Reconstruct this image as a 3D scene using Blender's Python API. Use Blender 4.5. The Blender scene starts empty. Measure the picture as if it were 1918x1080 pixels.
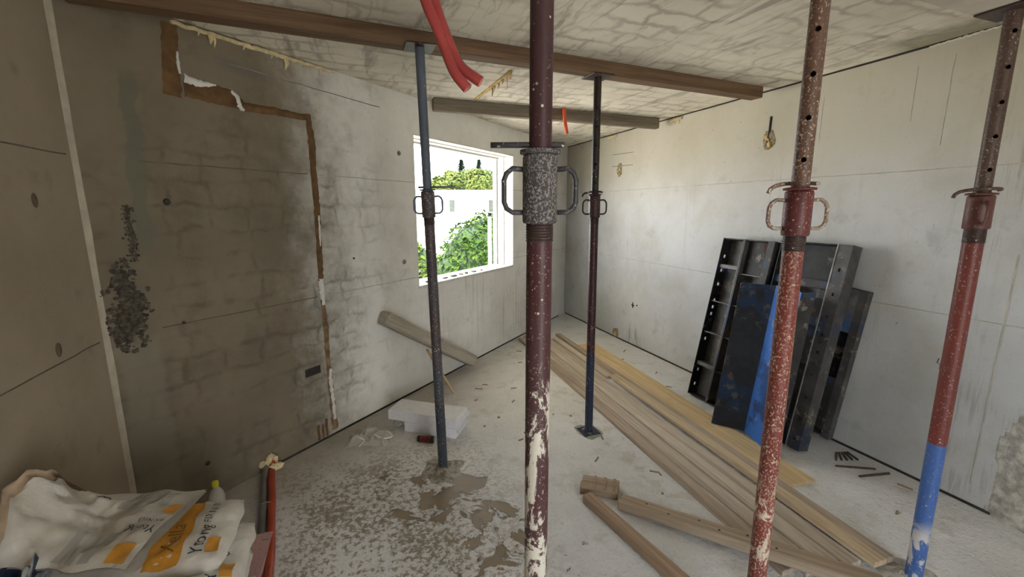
import bpy, bmesh, math, random
from mathutils import Vector, Matrix, noise
random.seed(7)
R = math.radians
SC = bpy.context.scene
COL = SC.collection

# ------------------------------------------------------------------ camera, sky, sun, exposure
cd = bpy.data.cameras.new('camera'); cam = bpy.data.objects.new('camera', cd); COL.objects.link(cam)
cam.location = (0, 0, 1.6); cam.rotation_euler = (R(90 - 10.4), 0, R(-20.7))
cd.sensor_fit = 'HORIZONTAL'; cd.sensor_width = 36; cd.lens = 809 / 1918 * 36; cd.clip_start = .02; cd.clip_end = 500
SC.camera = cam
SC.view_settings.view_transform = 'Standard'; SC.view_settings.look = 'None'
SC.view_settings.gamma = 1; SC.view_settings.use_curve_mapping = False
SC.view_settings.exposure = 0.42
SC.cycles.diffuse_bounces = 8; SC.cycles.max_bounces = 12
SC.cycles.sample_clamp_indirect = 8

SKY = 8.6
world = bpy.data.worlds.new('sky'); SC.world = world; world.use_nodes = True
wt = world.node_tree; wt.nodes.clear()
wo = wt.nodes.new('ShaderNodeOutputWorld'); wb = wt.nodes.new('ShaderNodeBackground')
wtc = wt.nodes.new('ShaderNodeTexCoord'); wsp = wt.nodes.new('ShaderNodeSeparateXYZ'); wr = wt.nodes.new('ShaderNodeValToRGB')
wn = wt.nodes.new('ShaderNodeTexNoise'); wn.inputs['Scale'].default_value = 3.0; wn.inputs['Detail'].default_value = 6
wm = wt.nodes.new('ShaderNodeMix'); wm.data_type = 'RGBA'
wt.links.new(wtc.outputs['Generated'], wsp.inputs[0]); wt.links.new(wsp.outputs['Z'], wr.inputs[0])
wr.color_ramp.elements[0].position = 0.0; wr.color_ramp.elements[0].color = (.86, .93, 1.0, 1)
wr.color_ramp.elements[1].position = 0.7; wr.color_ramp.elements[1].color = (.50, .70, 1.0, 1)
wcr = wt.nodes.new('ShaderNodeMapRange'); wcr.inputs[1].default_value = .42; wcr.inputs[2].default_value = .62
wt.links.new(wtc.outputs['Generated'], wn.inputs['Vector']); wt.links.new(wn.outputs['Fac'], wcr.inputs[0])
wt.links.new(wcr.outputs[0], wm.inputs['Factor']); wt.links.new(wr.outputs['Color'], wm.inputs['A']); wm.inputs['B'].default_value = (1, 1, 1, 1)
wt.links.new(wm.outputs['Result'], wb.inputs['Color']); wb.inputs['Strength'].default_value = SKY
wt.links.new(wb.outputs[0], wo.inputs[0])

sd = bpy.data.lights.new('sun', 'SUN'); sun = bpy.data.objects.new('sun', sd); COL.objects.link(sun)
sd.energy = 30.0; sd.angle = R(.6); sd.color = (1, .93, .82)
sun.rotation_euler = Vector((.3, .05, -1)).to_track_quat('-Z', 'Y').to_euler()

# ------------------------------------------------------------------ room numbers
H = 2.5
XR = 3.105                      # right wall plane
P0 = Vector((-1.06, 2.416, 0))  # bend between the left wall and the window wall
LD = Vector((.7669, .6418, 0)).normalized()
LANG = math.atan2(LD.y, LD.x)
SEND = (XR - P0.x) / LD.x       # length of the window wall
YF = P0.y + LD.y * SEND         # far corner
YB = -1.9                       # back wall
WS0, WS1, WZ0, WZ1 = 2.10, 3.80, .92, 2.21   # window along the wall
WT = .25
def onwall(s, z, out=0.0):      # point on the window wall, out = into the room
    n = Vector((-LD.y, LD.x, 0))
    p = P0 + LD * s - n * out
    return Vector((p.x, p.y, z))

# ------------------------------------------------------------------ node helper
class NT:
    def __init__(s, name, rough=.8):
        s.m = bpy.data.materials.new(name); s.m.use_nodes = True
        s.t = s.m.node_tree; s.b = s.t.nodes['Principled BSDF']
        s.b.inputs['Roughness'].default_value = rough
        s.b.inputs['Specular IOR Level'].default_value = .3
        tc = s.t.nodes.new('ShaderNodeTexCoord'); s.co = tc.outputs['Object']
    def set(s, sock, v):
        if v is None: return
        if isinstance(v, bpy.types.NodeSocket): s.t.links.new(v, sock)
        elif isinstance(v, (tuple, list)) and len(v) == 3 and sock.type == 'RGBA': sock.default_value = (*v, 1)
        else: sock.default_value = v
    def noise(s, scale, detail=4, rough=.55, dist=0, vec=None, color=False):
        n = s.t.nodes.new('ShaderNodeTexNoise'); s.set(n.inputs['Vector'], vec or s.co)
        n.inputs['Scale'].default_value = scale; n.inputs['Detail'].default_value = detail
        n.inputs['Roughness'].default_value = rough; n.inputs['Distortion'].default_value = dist
        return n.outputs['Color' if color else 'Fac']
    def voro(s, scale, vec=None, feat='F1'):
        n = s.t.nodes.new('ShaderNodeTexVoronoi'); n.feature = feat; s.set(n.inputs['Vector'], vec or s.co)
        n.inputs['Scale'].default_value = scale; return n.outputs['Distance']
    def math(s, op, a, b=None):
        n = s.t.nodes.new('ShaderNodeMath'); n.operation = op; s.set(n.inputs[0], a)
        if b is not None: s.set(n.inputs[1], b)
        return n.outputs[0]
    def mr(s, v, a, b, c=0., d=1., smooth=True):
        n = s.t.nodes.new('ShaderNodeMapRange'); n.interpolation_type = 'SMOOTHSTEP' if smooth else 'LINEAR'
        s.set(n.inputs[0], v)
        for i, k in enumerate((a, b, c, d)): n.inputs[i + 1].default_value = k
        return n.outputs[0]
    def mix(s, f, a, b, mode='MIX'):
        n = s.t.nodes.new('ShaderNodeMix'); n.data_type = 'RGBA'; n.blend_type = mode; n.clamp_factor = True
        s.set(n.inputs['Factor'], f); s.set(n.inputs['A'], a); s.set(n.inputs['B'], b)
        return n.outputs['Result']
    def xyz(s, vec=None):
        n = s.t.nodes.new('ShaderNodeSeparateXYZ'); s.set(n.inputs[0], vec or s.co); return n.outputs
    def comb(s, x, y, z):
        n = s.t.nodes.new('ShaderNodeCombineXYZ')
        for i, v in enumerate((x, y, z)): s.set(n.inputs[i], v)
        return n.outputs[0]
    def scalev(s, v3, vec=None):
        n = s.t.nodes.new('ShaderNodeVectorMath'); n.operation = 'MULTIPLY'; s.set(n.inputs[0], vec or s.co)
        n.inputs[1].default_value = v3; return n.outputs[0]
    def addv(s, a, b):
        n = s.t.nodes.new('ShaderNodeVectorMath'); n.operation = 'ADD'; s.set(n.inputs[0], a); s.set(n.inputs[1], b); return n.outputs[0]
    def box(s, v, lo, hi, soft):
        return s.math('MULTIPLY', s.mr(v, lo - soft, lo + soft), s.mr(v, hi - soft, hi + soft, 1., 0.))
    def bump(s, h, strength=.3, dist=.01):
        n = s.t.nodes.new('ShaderNodeBump'); n.inputs['Strength'].default_value = strength; n.inputs['Distance'].default_value = dist
        s.set(n.inputs['Height'], h); s.t.links.new(n.outputs[0], s.b.inputs['Normal'])
    def out(s, col, rough=None, metal=None):
        s.set(s.b.inputs['Base Color'], col); s.set(s.b.inputs['Roughness'], rough); s.set(s.b.inputs['Metallic'], metal)
        return s.m

def plain(name, col, rough=.7, var=.15, scale=12, metal=0., bump=0.):
    n = NT(name, rough); k = n.noise(scale, 5)
    d = tuple(c * (1 - var) for c in col); l = tuple(min(1, c * (1 + var)) for c in col)
    n.out(n.mix(n.mr(k, .3, .7), d, l), None, metal)
    if bump: n.bump(n.noise(scale * 6, 4), bump, .005)
    return n.m

def m_concrete(name, kind):
    n = NT(name, .9)
    x, y, z = n.xyz()[0], n.xyz()[1], n.xyz()[2]
    big = n.noise(1.1, 5, .6); mid = n.noise(5, 6, .65); fine = n.noise(38, 4, .6)
    if kind == 'right': a, b = (.385, .38, .355), (.525, .532, .53)
    elif kind == 'window': a, b = (.60, .585, .53), (.80, .79, .75)
    elif kind == 'left': a, b = (.255, .208, .148), (.335, .28, .205)
    elif kind == 'ceiling': a, b = (.58, .535, .45), (.80, .76, .65)
    else: a, b = (.40, .37, .31), (.5, .47, .41)
    c = n.mix(n.mr(big, .3, .7), a, b)
    c = n.mix(n.mr(mid, .35, .75), c, n.mix(.5, c, b))
    c = n.mix(n.math('MULTIPLY', n.mr(mid, .55, .72), .35), c, tuple(k * .55 for k in a))
    c = n.mix(n.math('MULTIPLY', n.mr(fine, .62, .8), .35), c, tuple(k * .6 for k in a))
    h = n.math('ADD', n.math('MULTIPLY', mid, .6), n.math('MULTIPLY', fine, .25))
    if kind == 'window':
        # the stretch away from the window is much darker and browner
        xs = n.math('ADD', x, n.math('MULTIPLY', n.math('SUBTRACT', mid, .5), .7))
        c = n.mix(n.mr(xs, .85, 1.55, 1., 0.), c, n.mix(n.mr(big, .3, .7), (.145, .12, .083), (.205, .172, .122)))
        wob = n.scalev((.15, .15, .15), n.noise(5, 5, .6, color=True))
        bv = n.addv(n.comb(x, z, 0.), wob)
        br = n.t.nodes.new('ShaderNodeTexBrick'); n.set(br.inputs['Vector'], bv); br.offset = .15
        br.inputs['Scale'].default_value = 1; br.inputs['Brick Width'].default_value = .20; br.inputs['Row Height'].default_value = .13
        br.inputs['Mortar Size'].default_value = .022; br.inputs['Mortar Smooth'].default_value = 1.
        damp = n.mr(n.noise(3.4, 5, .65), .42, .64)
        reg = n.math('MULTIPLY', n.mr(x, 1.05, 1.9, 1., .12), n.box(z, .1, 2.0, .18))
        k = n.math('MULTIPLY', n.math('MULTIPLY', br.outputs['Fac'], damp), n.math('MULTIPLY', reg, .62))
        c = n.mix(k, c, (.085, .068, .046))
        # old damp in the blocks themselves
        k2 = n.math('MULTIPLY', n.math('MULTIPLY', n.mr(n.noise(3.3, 5, .7), .48, .66), n.mr(x, .9, 2.0, 1., .15)), .5)
        c = n.mix(k2, c, (.12, .098, .07))
        # olive patched strip beside the bend
        sx = n.math('ADD', x, n.math('MULTIPLY', n.math('SUBTRACT', n.noise(9, 4), .5), .09))
        sx2 = n.math('ADD', sx, n.math('MULTIPLY', n.math('SUBTRACT', z, 1.8), -.035))
        c = n.mix(n.math('MULTIPLY', n.math('MULTIPLY', n.box(sx2, .185, .245, .008), n.box(z, 1.42, 2.2, .05)), .85), c, (.13, .125, .09))
        # darker smooth repair under the honeycomb
        c = n.mix(n.math('MULTIPLY', n.math('MULTIPLY', n.box(sx, .03, .20, .02), n.box(z, -.2, .98, .03)), .55), c, (.22, .2, .15))
        # smoke mark
        q = n.math('MULTIPLY', n.box(x, .62, .86, .06), n.box(n.math('ADD', z, n.math('MULTIPLY', x, .1)), 2.40, 2.45, .03))
        c = n.mix(n.math('MULTIPLY', q, .6), c, (.12, .11, .11))
        # run marks under the window
        st = n.noise(1, 3, .6, 0, n.comb(n.math('MULTIPLY', x, 26.), 0., n.math('MULTIPLY', z, .7)))
        c = n.mix(n.math('MULTIPLY', n.math('MULTIPLY', n.mr(st, .56, .68), n.box(z, .1, .92, .12)), n.math('MULTIPLY', n.mr(x, 1.9, 2.6), .35)), c, (.24, .23, .2))
    if kind == 'right':
        st = n.noise(1, 4, .6, 0, n.comb(0., n.math('MULTIPLY', y, 14.), n.math('MULTIPLY', z, .9)))
        c = n.mix(n.math('MULTIPLY', n.mr(st, .56, .74), .3), c, (.33, .3, .24))
        dr = n.noise(1, 4, .7, 0, n.comb(0., n.math('MULTIPLY', y, 40.), n.math('MULTIPLY', z, 2.2)))
        c = n.mix(n.math('MULTIPLY', n.math('MULTIPLY', n.mr(dr, .66, .72), n.mr(n.noise(1.7, 3), .5, .62)), .6), c, (.2, .18, .15))
        mo = n.noise(2.4, 7, .7, .3); c = n.mix(n.math('MULTIPLY', n.mr(mo, .5, .72), .45), c, (.40, .37, .31))
        pt = n.noise(90, 3, .5); c = n.mix(n.math('MULTIPLY', n.mr(pt, .66, .72), .45), c, (.27, .25, .21))
        dd = n.noise(1, 4, .7, 0, n.comb(0., n.math('MULTIPLY', y, 60.), n.math('MULTIPLY', z, 3.)))
        c = n.mix(n.math('MULTIPLY', n.math('MULTIPLY', n.mr(dd, .5, .6), n.box(y, 4.0, 4.25, .04)), n.math('MULTIPLY', n.box(z, -.1, .22, .12), .8)), c, (.16, .15, .13))
        c = n.mix(n.math('MULTIPLY', n.math('MULTIPLY', n.mr(dd, .48, .6), n.box(y, .8, 1.25, .05)), n.math('MULTIPLY', n.mr(n.noise(3, 4), .45, .6), .5)), c, (.27, .25, .22))
        # warm light bounced up from the floor, painted into the top third
        c = n.mix(n.math('MULTIPLY', n.mr(z, 1.5, 2.2), .55), c, (.40, .355, .235))
        sp = n.voro(9); c = n.mix(n.math('MULTIPLY', n.mr(sp, .0, .09, 1., 0.), n.mr(n.noise(2.3, 3), .5, .6)), c, (.2, .19, .16))
    if kind == 'ceiling':
        wob = n.scalev((.16, .16, .0), n.noise(5.5, 5, color=True))
        br = n.t.nodes.new('ShaderNodeTexBrick'); n.set(br.inputs['Vector'], n.addv(n.co, wob)); br.offset = .4
        br.inputs['Scale'].default_value = 1; br.inputs['Brick Width'].default_value = .30; br.inputs['Row Height'].default_value = .145
        br.inputs['Mortar Size'].default_value = .030; br.inputs['Mortar Smooth'].default_value = 1.
        k = n.math('MULTIPLY', n.math('MULTIPLY', br.outputs['Fac'], n.mr(n.noise(1.9, 4), .36, .6)), .50)
        c = n.mix(k, c, (.21, .18, .135))
        ln = n.noise(1, 5, .62, .6, n.comb(n.math('MULTIPLY', x, 7.), n.math('MULTIPLY', y, 1.1), 0.))
        c = n.mix(n.math('MULTIPLY', n.mr(ln, .55, .68), .6), c, (.235, .20, .155))
        ck = n.noise(1, 3, .5, 0, n.comb(n.math('MULTIPLY', n.math('ADD', x, n.math('MULTIPLY', n.noise(6, 4), .10)), 4.), n.math('MULTIPLY', y, .5), 3.))
        c = n.mix(n.math('MULTIPLY', n.mr(n.math('ABSOLUTE', n.math('SUBTRACT', ck, .5)), 0., .012, 1., 0.), .35), c, (.25, .22, .17))
        # darker olive corner along the right wall
        g = n.math('MULTIPLY', n.math('MULTIPLY', n.mr(n.math('ADD', x, n.math('MULTIPLY', mid, .5)), 3.0, 3.3), n.box(y, .95, 1.75, .1)), .75)
        c = n.mix(g, c, (.20, .19, .12))
        h = n.math('SUBTRACT', h, n.math('MULTIPLY', br.outputs['Fac'], .5))
    if kind == 'left':
        sp = n.voro(3.1); c = n.mix(n.math('MULTIPLY', n.mr(sp, .02, .11, 1., 0.), .45), c, (.15, .125, .09))
    n.out(c); n.bump(h, .22, .02)
    return n.m

def m_floor():
    n = NT('dusty_screed', .85)
    x, y = n.xyz()[0], n.xyz()[1]
    big = n.noise(.9, 5, .6); mid = n.noise(6, 6, .65); fine = n.noise(55, 5, .65); speck = n.voro(70)
    c = n.mix(n.mr(big, .3, .7), (.68, .67, .65), (.84, .835, .82))
    c = n.mix(n.math('MULTIPLY', n.mr(mid, .5, .75), .4), c, (.36, .30, .22))
    c = n.mix(n.math('MULTIPLY', n.mr(fine, .52, .72), .38), c, (.38, .35, .31))
    # mortar crumbs and damp soil towards the window wall
    dw = n.math('ADD', n.math('MULTIPLY', x, -.6418), n.math('MULTIPLY', y, .7669))   # distance towards that wall
    near = n.mr(n.math('ADD', dw, n.math('MULTIPLY', mid, .35)), 1.9, 2.75)
    c = n.mix(n.math('MULTIPLY', n.math('MULTIPLY', near, n.mr(x, .4, 2.0, 1., .25)), .62), c, (.27, .205, .13))
    # trodden wet mud between the props
    ax = n.math('SUBTRACT', x, n.math('MULTIPLY', n.math('SUBTRACT', 2.45, y), .42))
    band = n.math('MULTIPLY', n.box(ax, .10, .52, .20), n.box(y, 1.45, 2.45, .22))
    wn_ = n.noise(5.5, 6, .60, .7)
    wet = n.mr(n.math('ADD', wn_, n.math('MULTIPLY', band, .14)), .615, .635)
    wet = n.math('MULTIPLY', wet, n.mr(band, .02, .2))
    crumb = n.math('MULTIPLY', n.mr(n.math('ADD', n.noise(34, 6, .72), n.math('MULTIPLY', n.math('SUBTRACT', n.noise(3, 4), .5), .35)), .47, .57), n.math('MULTIPLY', n.box(n.math('SUBTRACT', x, .25), -.75, .45, .3), n.box(y, 1.2, 2.75, .35)))
    c = n.mix(n.math('MULTIPLY', crumb, .80), c, (.22, .16, .09))
    c = n.mix(wet, c, (.20, .145, .075))
    # warm sawdust under the boards
    c = n.mix(n.math('MULTIPLY', n.math('MULTIPLY', n.box(x, 1.5, 2.0, .12), n.mr(n.noise(9, 5), .52, .62)), .3), c, (.38, .30, .18))
    rough = n.mr(n.math('ADD', wet, n.math('MULTIPLY', crumb, .3)), 0., 1., .68, .42)
    n.out(c, rough)
    h = n.math('ADD', n.math('MULTIPLY', fine, .5), n.math('MULTIPLY', n.noise(18, 5, .7), 1.0))
    h = n.math('MULTIPLY', h, n.math('SUBTRACT', 1., n.math('MULTIPLY', wet, .85)))
    n.bump(h, .9, .022)
    return n.m

def m_wood(name, dark, light, axis=0, fine=1., knots=True):
    n = NT(name, .75)
    sc = [26., 26., 26.]; sc[axis] = 1.3
    g = n.noise(1, 6, .6, .8, n.scalev(tuple(sc)))
    sc2 = [90., 90., 90.]; sc2[axis] = 3.
    f = n.noise(1, 4, .6, 0, n.scalev(tuple(sc2)))
    c = n.mix(n.mr(g, .3, .7), dark, light)
    c = n.mix(n.math('MULTIPLY', n.mr(f, .52, .7), .4), c, tuple(k * .6 for k in dark))
    c = n.mix(n.math('MULTIPLY', n.mr(n.noise(4, 4), .5, .68), .4), c, tuple(k * .75 for k in light))
    if knots:
        sv = [5., 5., 5.]; sv[axis] = 1.6
        v = n.voro(1, n.scalev(tuple(sv)))
        c = n.mix(n.math('MULTIPLY', n.mr(v, .05, .14, 1., 0.), .7), c, tuple(k * .45 for k in dark))
    n.out(c); n.bump(g, .25, .004)
    return n.m

def m_paint(name, paint, rust, splat, amount=.5, low=None, lowz=0, topz=None, top=None, patch=None, scale=150, gloss=.45):
    """chipped paint with cement splashes; low/lowz: other paint below a height, patch: big worn cement areas below a height"""
    n = NT(name, gloss); z = n.xyz()[2]
    st = n.scalev((1, 1, .35))
    c = n.mix(n.mr(n.noise(7, 5, .6, 0, st), .35, .65), paint, rust)
    if top: c = n.mix(n.mr(z, topz - .01, topz + .01), c, top)
    if low:
        zz = n.math('ADD', z, n.math('MULTIPLY', n.noise(30, 3), .02))
        c = n.mix(n.mr(zz, lowz, lowz + .008, 1., 0.), c, low)
    if patch:
        pz, pa, pc = patch
        pm = n.math('MULTIPLY', n.mr(n.noise(13, 9, .72, .6, n.scalev((1, 1, .6))), pa, pa + .03), n.mr(z, pz - .08, pz + .02, 1., 0.))
        c = n.mix(pm, c, pc)
    t = .5 + (.5 - amount) * .36
    s1 = n.mr(n.noise(scale, 4, .7, 0, n.scalev((1, 1, .8))), t, t + .06)
    s1 = n.math('MULTIPLY', s1, n.mr(n.noise(5, 4, .6), .32, .55))
    c = n.mix(s1, c, splat)
    s2 = n.mr(n.voro(38), .10, .13, 1., 0.); s2 = n.math('MULTIPLY', s2, n.mr(n.noise(6, 3), .5, .55))
    c = n.mix(n.math('MULTIPLY', s2, .8), c, splat)
    n.out(c, n.mr(s1, 0., 1., gloss, .9)); n.bump(n.math('ADD', n.noise(40, 4), s1), .35, .003)
    return n.m

# ------------------------------------------------------------------ mesh helper
class MB:
    def __init__(s): s.v = []; s.f = []; s.sm = []
    def add(s, vs, fs, M=None, smooth=False):
        o = len(s.v)
        for p in vs:
            p = Vector(p); s.v.append(M @ p if M else p)
        for f in fs: s.f.append(tuple(i + o for i in f)); s.sm.append(smooth)
        return s
    def box(s, x0, x1, y0, y1, z0, z1, M=None):
        vs = [(x, y, z) for z in (z0, z1) for y in (y0, y1) for x in (x0, x1)]
        return s.add(vs, [(0, 2, 3, 1), (4, 5, 7, 6), (0, 1, 5, 4), (2, 6, 7, 3), (0, 4, 6, 2), (1, 3, 7, 5)], M)
    def bbox(s, x0, x1, y0, y1, z0, z1, b=.004, M=None, wob=0, seed=0):
        """box with bevelled edges"""
        bm = bmesh.new(); bmesh.ops.create_cube(bm, size=1)
        for v in bm.verts:
            v.co = Vector(((x0 + x1) / 2 + v.co.x * (x1 - x0), (y0 + y1) / 2 + v.co.y * (y1 - y0), (z0 + z1) / 2 + v.co.z * (z1 - z0)))
        bmesh.ops.bevel(bm, geom=bm.edges[:], offset=b, segments=1, affect='EDGES')
        if wob:
            L = max(x1 - x0, y1 - y0, z1 - z0)
            ax = (x1 - x0, y1 - y0, z1 - z0).index(L)
            for k in range(1, 7):
                co = Vector((x0, y0, z0)); no = Vector((0, 0, 0)); no[ax] = 1; co[ax] += L * k / 7
                bmesh.ops.bisect_plane(bm, geom=bm.verts[:] + bm.edges[:] + bm.faces[:], plane_co=co, plane_no=no)
            for v in bm.verts:
                w = noise.noise_vector(v.co * 1.6 + Vector((seed * 7.1, 0, 0))) * wob
                w[ax] = 0; v.co += w
        bm.verts.index_update()
        s.add([v.co.copy() for v in bm.verts], [[v.index for v in f.verts] for f in bm.faces], M); bm.free(); return s
    def tube(s, path, r, n=12, caps=True, M=None, smooth=True):
        pts = [Vector(p) for p in path]; vs = []; fs = []
        rr = r if isinstance(r, (list, tuple)) else [r] * len(pts)
        t0 = (pts[1] - pts[0]).normalized(); up = Vector((0, 0, 1)) if abs(t0.z) < .9 else Vector((1, 0, 0))
        a = t0.cross(up).normalized()
        for i, p in enumerate(pts):
            t = (pts[min(i + 1, len(pts) - 1)] - pts[max(i - 1, 0)]).normalized()
            a = (a - t * a.dot(t)).normalized(); b = t.cross(a)
            for k in range(n):
                w = 2 * math.pi * k / n; vs.append(p + (a * math.cos(w) + b * math.sin(w)) * rr[i])
        for i in range(len(pts) - 1):
            for k in range(n):
                k2 = (k + 1) % n; fs.append((i * n + k, i * n + k2, (i + 1) * n + k2, (i + 1) * n + k))
        s.add(vs, fs, M, smooth)
        if caps:
            o = len(s.v) - len(vs)
            s.f.append(tuple(o + k for k in reversed(range(n)))); s.sm.append(False)
            s.f.append(tuple(o + (len(pts) - 1) * n + k for k in range(n))); s.sm.append(False)
        return s
    def lathe(s, prof, n=24, M=None, smooth=True):
        vs = [(r * math.cos(2 * math.pi * k / n), r * math.sin(2 * math.pi * k / n), z) for r, z in prof for k in range(n)]
        fs = []
        for i in range(len(prof) - 1):
            for k in range(n):
                k2 = (k + 1) % n; fs.append((i * n + k, i * n + k2, (i + 1) * n + k2, (i + 1) * n + k))
        return s.add(vs, fs, M, smooth)
    def build(s, name, mat, parent=None):
        me = bpy.data.meshes.new(name); me.from_pydata([tuple(v) for v in s.v], [], s.f); me.update()
        me.polygons.foreach_set('use_smooth', s.sm); me.materials.append(mat)
        o = bpy.data.objects.new(name, me); COL.objects.link(o)
        if parent: o.parent = parent
        return o
def tag(o, label=None, cat=None, group=None, kind=None):
    if label: o['label'] = label
    if cat: o['category'] = cat
    if group: o['group'] = group
    if kind: o['kind'] = kind
    return o
def empty(name, loc=(0, 0, 0), M=None):
    o = bpy.data.objects.new(name, None); COL.objects.link(o); o.empty_display_size = .1
    if M is not None: o.matrix_world = M
    else: o.location = loc
    return o
def frame(o, x, y, z):
    M = Matrix.Identity(4)
    for i, a in enumerate((x, y, z)):
        a = Vector(a).normalized()
        for j in range(3): M[j][i] = a[j]
    for j in range(3): M[j][3] = o[j]
    return M
def rpath(a, b, n, jit, seed=0):
    a, b = Vector(a), Vector(b)
    return [a.lerp(b, i / n) + noise.noise_vector(Vector((i * .7, seed * 3.3, 0))) * jit for i in range(n + 1)]

M_R = m_concrete('concrete_right', 'right'); M_W = m_concrete('concrete_window', 'window')
M_L = m_concrete('concrete_left', 'left'); M_C = m_concrete('concrete_ceiling', 'ceiling'); M_P = m_concrete('concrete_plain', 'plain')
M_F = m_floor()
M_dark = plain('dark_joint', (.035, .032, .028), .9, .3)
M_seam = plain('seam_edge', (.13, .112, .085), .9, .2)
M_seamR = plain('seam_edge_pale', (.43, .405, .35), .9, .15)
M_foam = plain('pu_foam', (.66, .56, .34), .85, .18, 30, bump=.5)
M_foamG = plain('pu_foam_aged', (.50, .36, .14), .8, .25, 30, bump=.5)
M_brown = plain('brown_filler', (.135, .075, .032), .9, .3, 14, bump=.6)
M_white = plain('white_plaster', (.68, .66, .62), .85, .1, 20, bump=.4)

# ------------------------------------------------------------------ room shell
tag(MB().box(-1.4, XR + .3, YB - .3, YF + .4, -.2, 0).build('floor', M_F), kind='structure')
ceil = tag(MB().box(-1.4, XR + .3, YB - .3, YF + .4, H, H + .25).build('ceiling', M_C), kind='structure')
M_dn = plain('concrete_downstand', (.46, .41, .345), .9, .14, 6, bump=.3)
MB().bbox(-1.06, XR, .70, 1.0, 2.275, H, .004).build('downstand_beam', M_dn, ceil)
wl = tag(MB().box(P0.x - .25, P0.x, YB, P0.y + .18, 0, H).build('wall_left', M_L), kind='structure')
wr_ = tag(MB().box(XR, XR + .25, YB, YF + .3, 0, H).build('wall_right', M_R), kind='structure')
bw = MB(); bw.box(P0.x, .2, YB - .2, YB, 0, H).box(1.25, XR, YB - .2, YB, 0, H).box(.2, 1.25, YB - .2, YB, 2.1, H)  # unseen door opening, added to let fill light in from behind
tag(bw.build('wall_back', M_P), kind='structure')
# window wall in its own frame: x along the wall, y outwards
MW = Matrix.Translation(P0) @ Matrix.Rotation(LANG, 4, 'Z')
ww = MB(); ww.box(0, WS0, 0, WT, 0, H).box(WS1, SEND, 0, WT, 0, H).box(WS0, WS1, 0, WT, 0, WZ0).box(WS0, WS1, 0, WT, WZ1, H)
wwin = tag(ww.build('wall_window', M_W), kind='structure'); wwin.matrix_world = MW
# bend: the rounded light fillet between the two walls
fil = MB()
vs = []; fs = []; NN = 40
for i in range(NN + 1):
    z = H * i / NN; k = noise.noise(Vector((0, 0, z * 4))) * .006; w = .017 + noise.noise(Vector((3, 0, z * 3))) * .004
    p0 = Vector((0.0, -w * 1.3 + k, 0)); 
    a = MW.to_3x3().inverted() @ Vector((0, -1, 0))
    q = [a * w, (a * w * .5 + Vector((w * .5, 0, 0))) * .86 , Vector((w + k, 0, 0))]
    for p in q: vs.append((p.x, p.y - .001, z))
for i in range(NN):
    for j in range(2): fs.append((i * 3 + j, i * 3 + j + 1, i * 3 + 4 + j, i * 3 + 3 + j))
fil.add(vs, fs); fil.build('corner_fillet', plain('fillet_concrete', (.42, .375, .30), .9, .12, 9, bump=.4), wwin)

def wallseam(parent, pts, w, mat, proud=.0025, axis='y', name='form_seam'):
    """thin raised casting seam along pts (local), lying on local y=0 facing -y, or on the plane x=XR"""
    mb = MB()
    for i in range(len(pts) - 1):
        a, b = Vector(pts[i]), Vector(pts[i + 1]); d = (b - a); n = Vector((0, -1, 0)) if axis == 'y' else (Vector((-1, 0, 0)) if axis == 'x' else (Vector((1, 0, 0)) if axis == 'X' else Vector((0, 0, -1))))
        u = d.cross(n).normalized() * w / 2; o = n * proud
        vs = [a - u, a + u, b + u, b - u, a - u * .5 + o, a + u * .5 + o, b + u * .5 + o, b - u * .5 + o]
        mb.add(vs, [(4, 5, 6, 7), (0, 1, 5, 4), (1, 2, 6, 5), (2, 3, 7, 6), (3, 0, 4, 7)])
    return mb.build(name, mat, parent)
def seampts(f, a, b, n, jit, seed):
    return [f(a + (b - a) * i / n, noise.noise(Vector((i * .9, seed, 0))) * jit) for i in range(n + 1)]
for zz, sd_ in ((1.02, 1), (1.82, 2)):
    wallseam(wwin, seampts(lambda t, j: (t, 0, zz + j), .22, 1.1, 14, .004, sd_), .006, M_seam)
    wallseam(wwin, seampts(lambda t, j: (t, 0, zz + j), 1.17, WS0, 12, .004, sd_ + 40), .005, M_seamR)
    wallseam(wwin, seampts(lambda t, j: (t, 0, zz + j), WS1, SEND, 8, .003, sd_ + 5), .005, M_seamR)
    wallseam(wr_, seampts(lambda t, j: (XR, t, zz + j), .9, YF - .05, 40, .003, sd_ + 9), .006, M_seamR, axis='x')
    wallseam(wl, seampts(lambda t, j: (P0.x, t, zz + j), .8, P0.y - .05, 16, .004, sd_ + 19), .006, M_seam, axis='X')
wallseam(wwin, seampts(lambda t, j: (t, 0, 2.36 + j - (t - .8) * .015), .62, 1.75, 14, .006, 31), .006, plain('seam_edge_mid', (.24, .215, .175), .9, .2))
for y0, z0, z1 in ((1.17, 1.75, 2.45), (1.50, 1.95, 2.42), (1.66, 2.1, 2.4), (2.18, 2.05, 2.35), (2.35, 2.0, 2.4)):   # short vertical casting marks
    wallseam(wr_, [(XR, y0 + noise.noise(Vector((i, y0 * 9, 0))) * .006, z0 + (z1 - z0) * i / 5) for i in range(6)], .005, M_seamR, axis='x')
wallseam(wr_, [(XR, 4.30, 2.10), (XR, 4.72, 2.115)], .005, M_seam, axis='x'); wallseam(wr_, [(XR, 4.30, 2.24), (XR, 4.72, 2.255)], .005, M_seam, axis='x')
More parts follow.
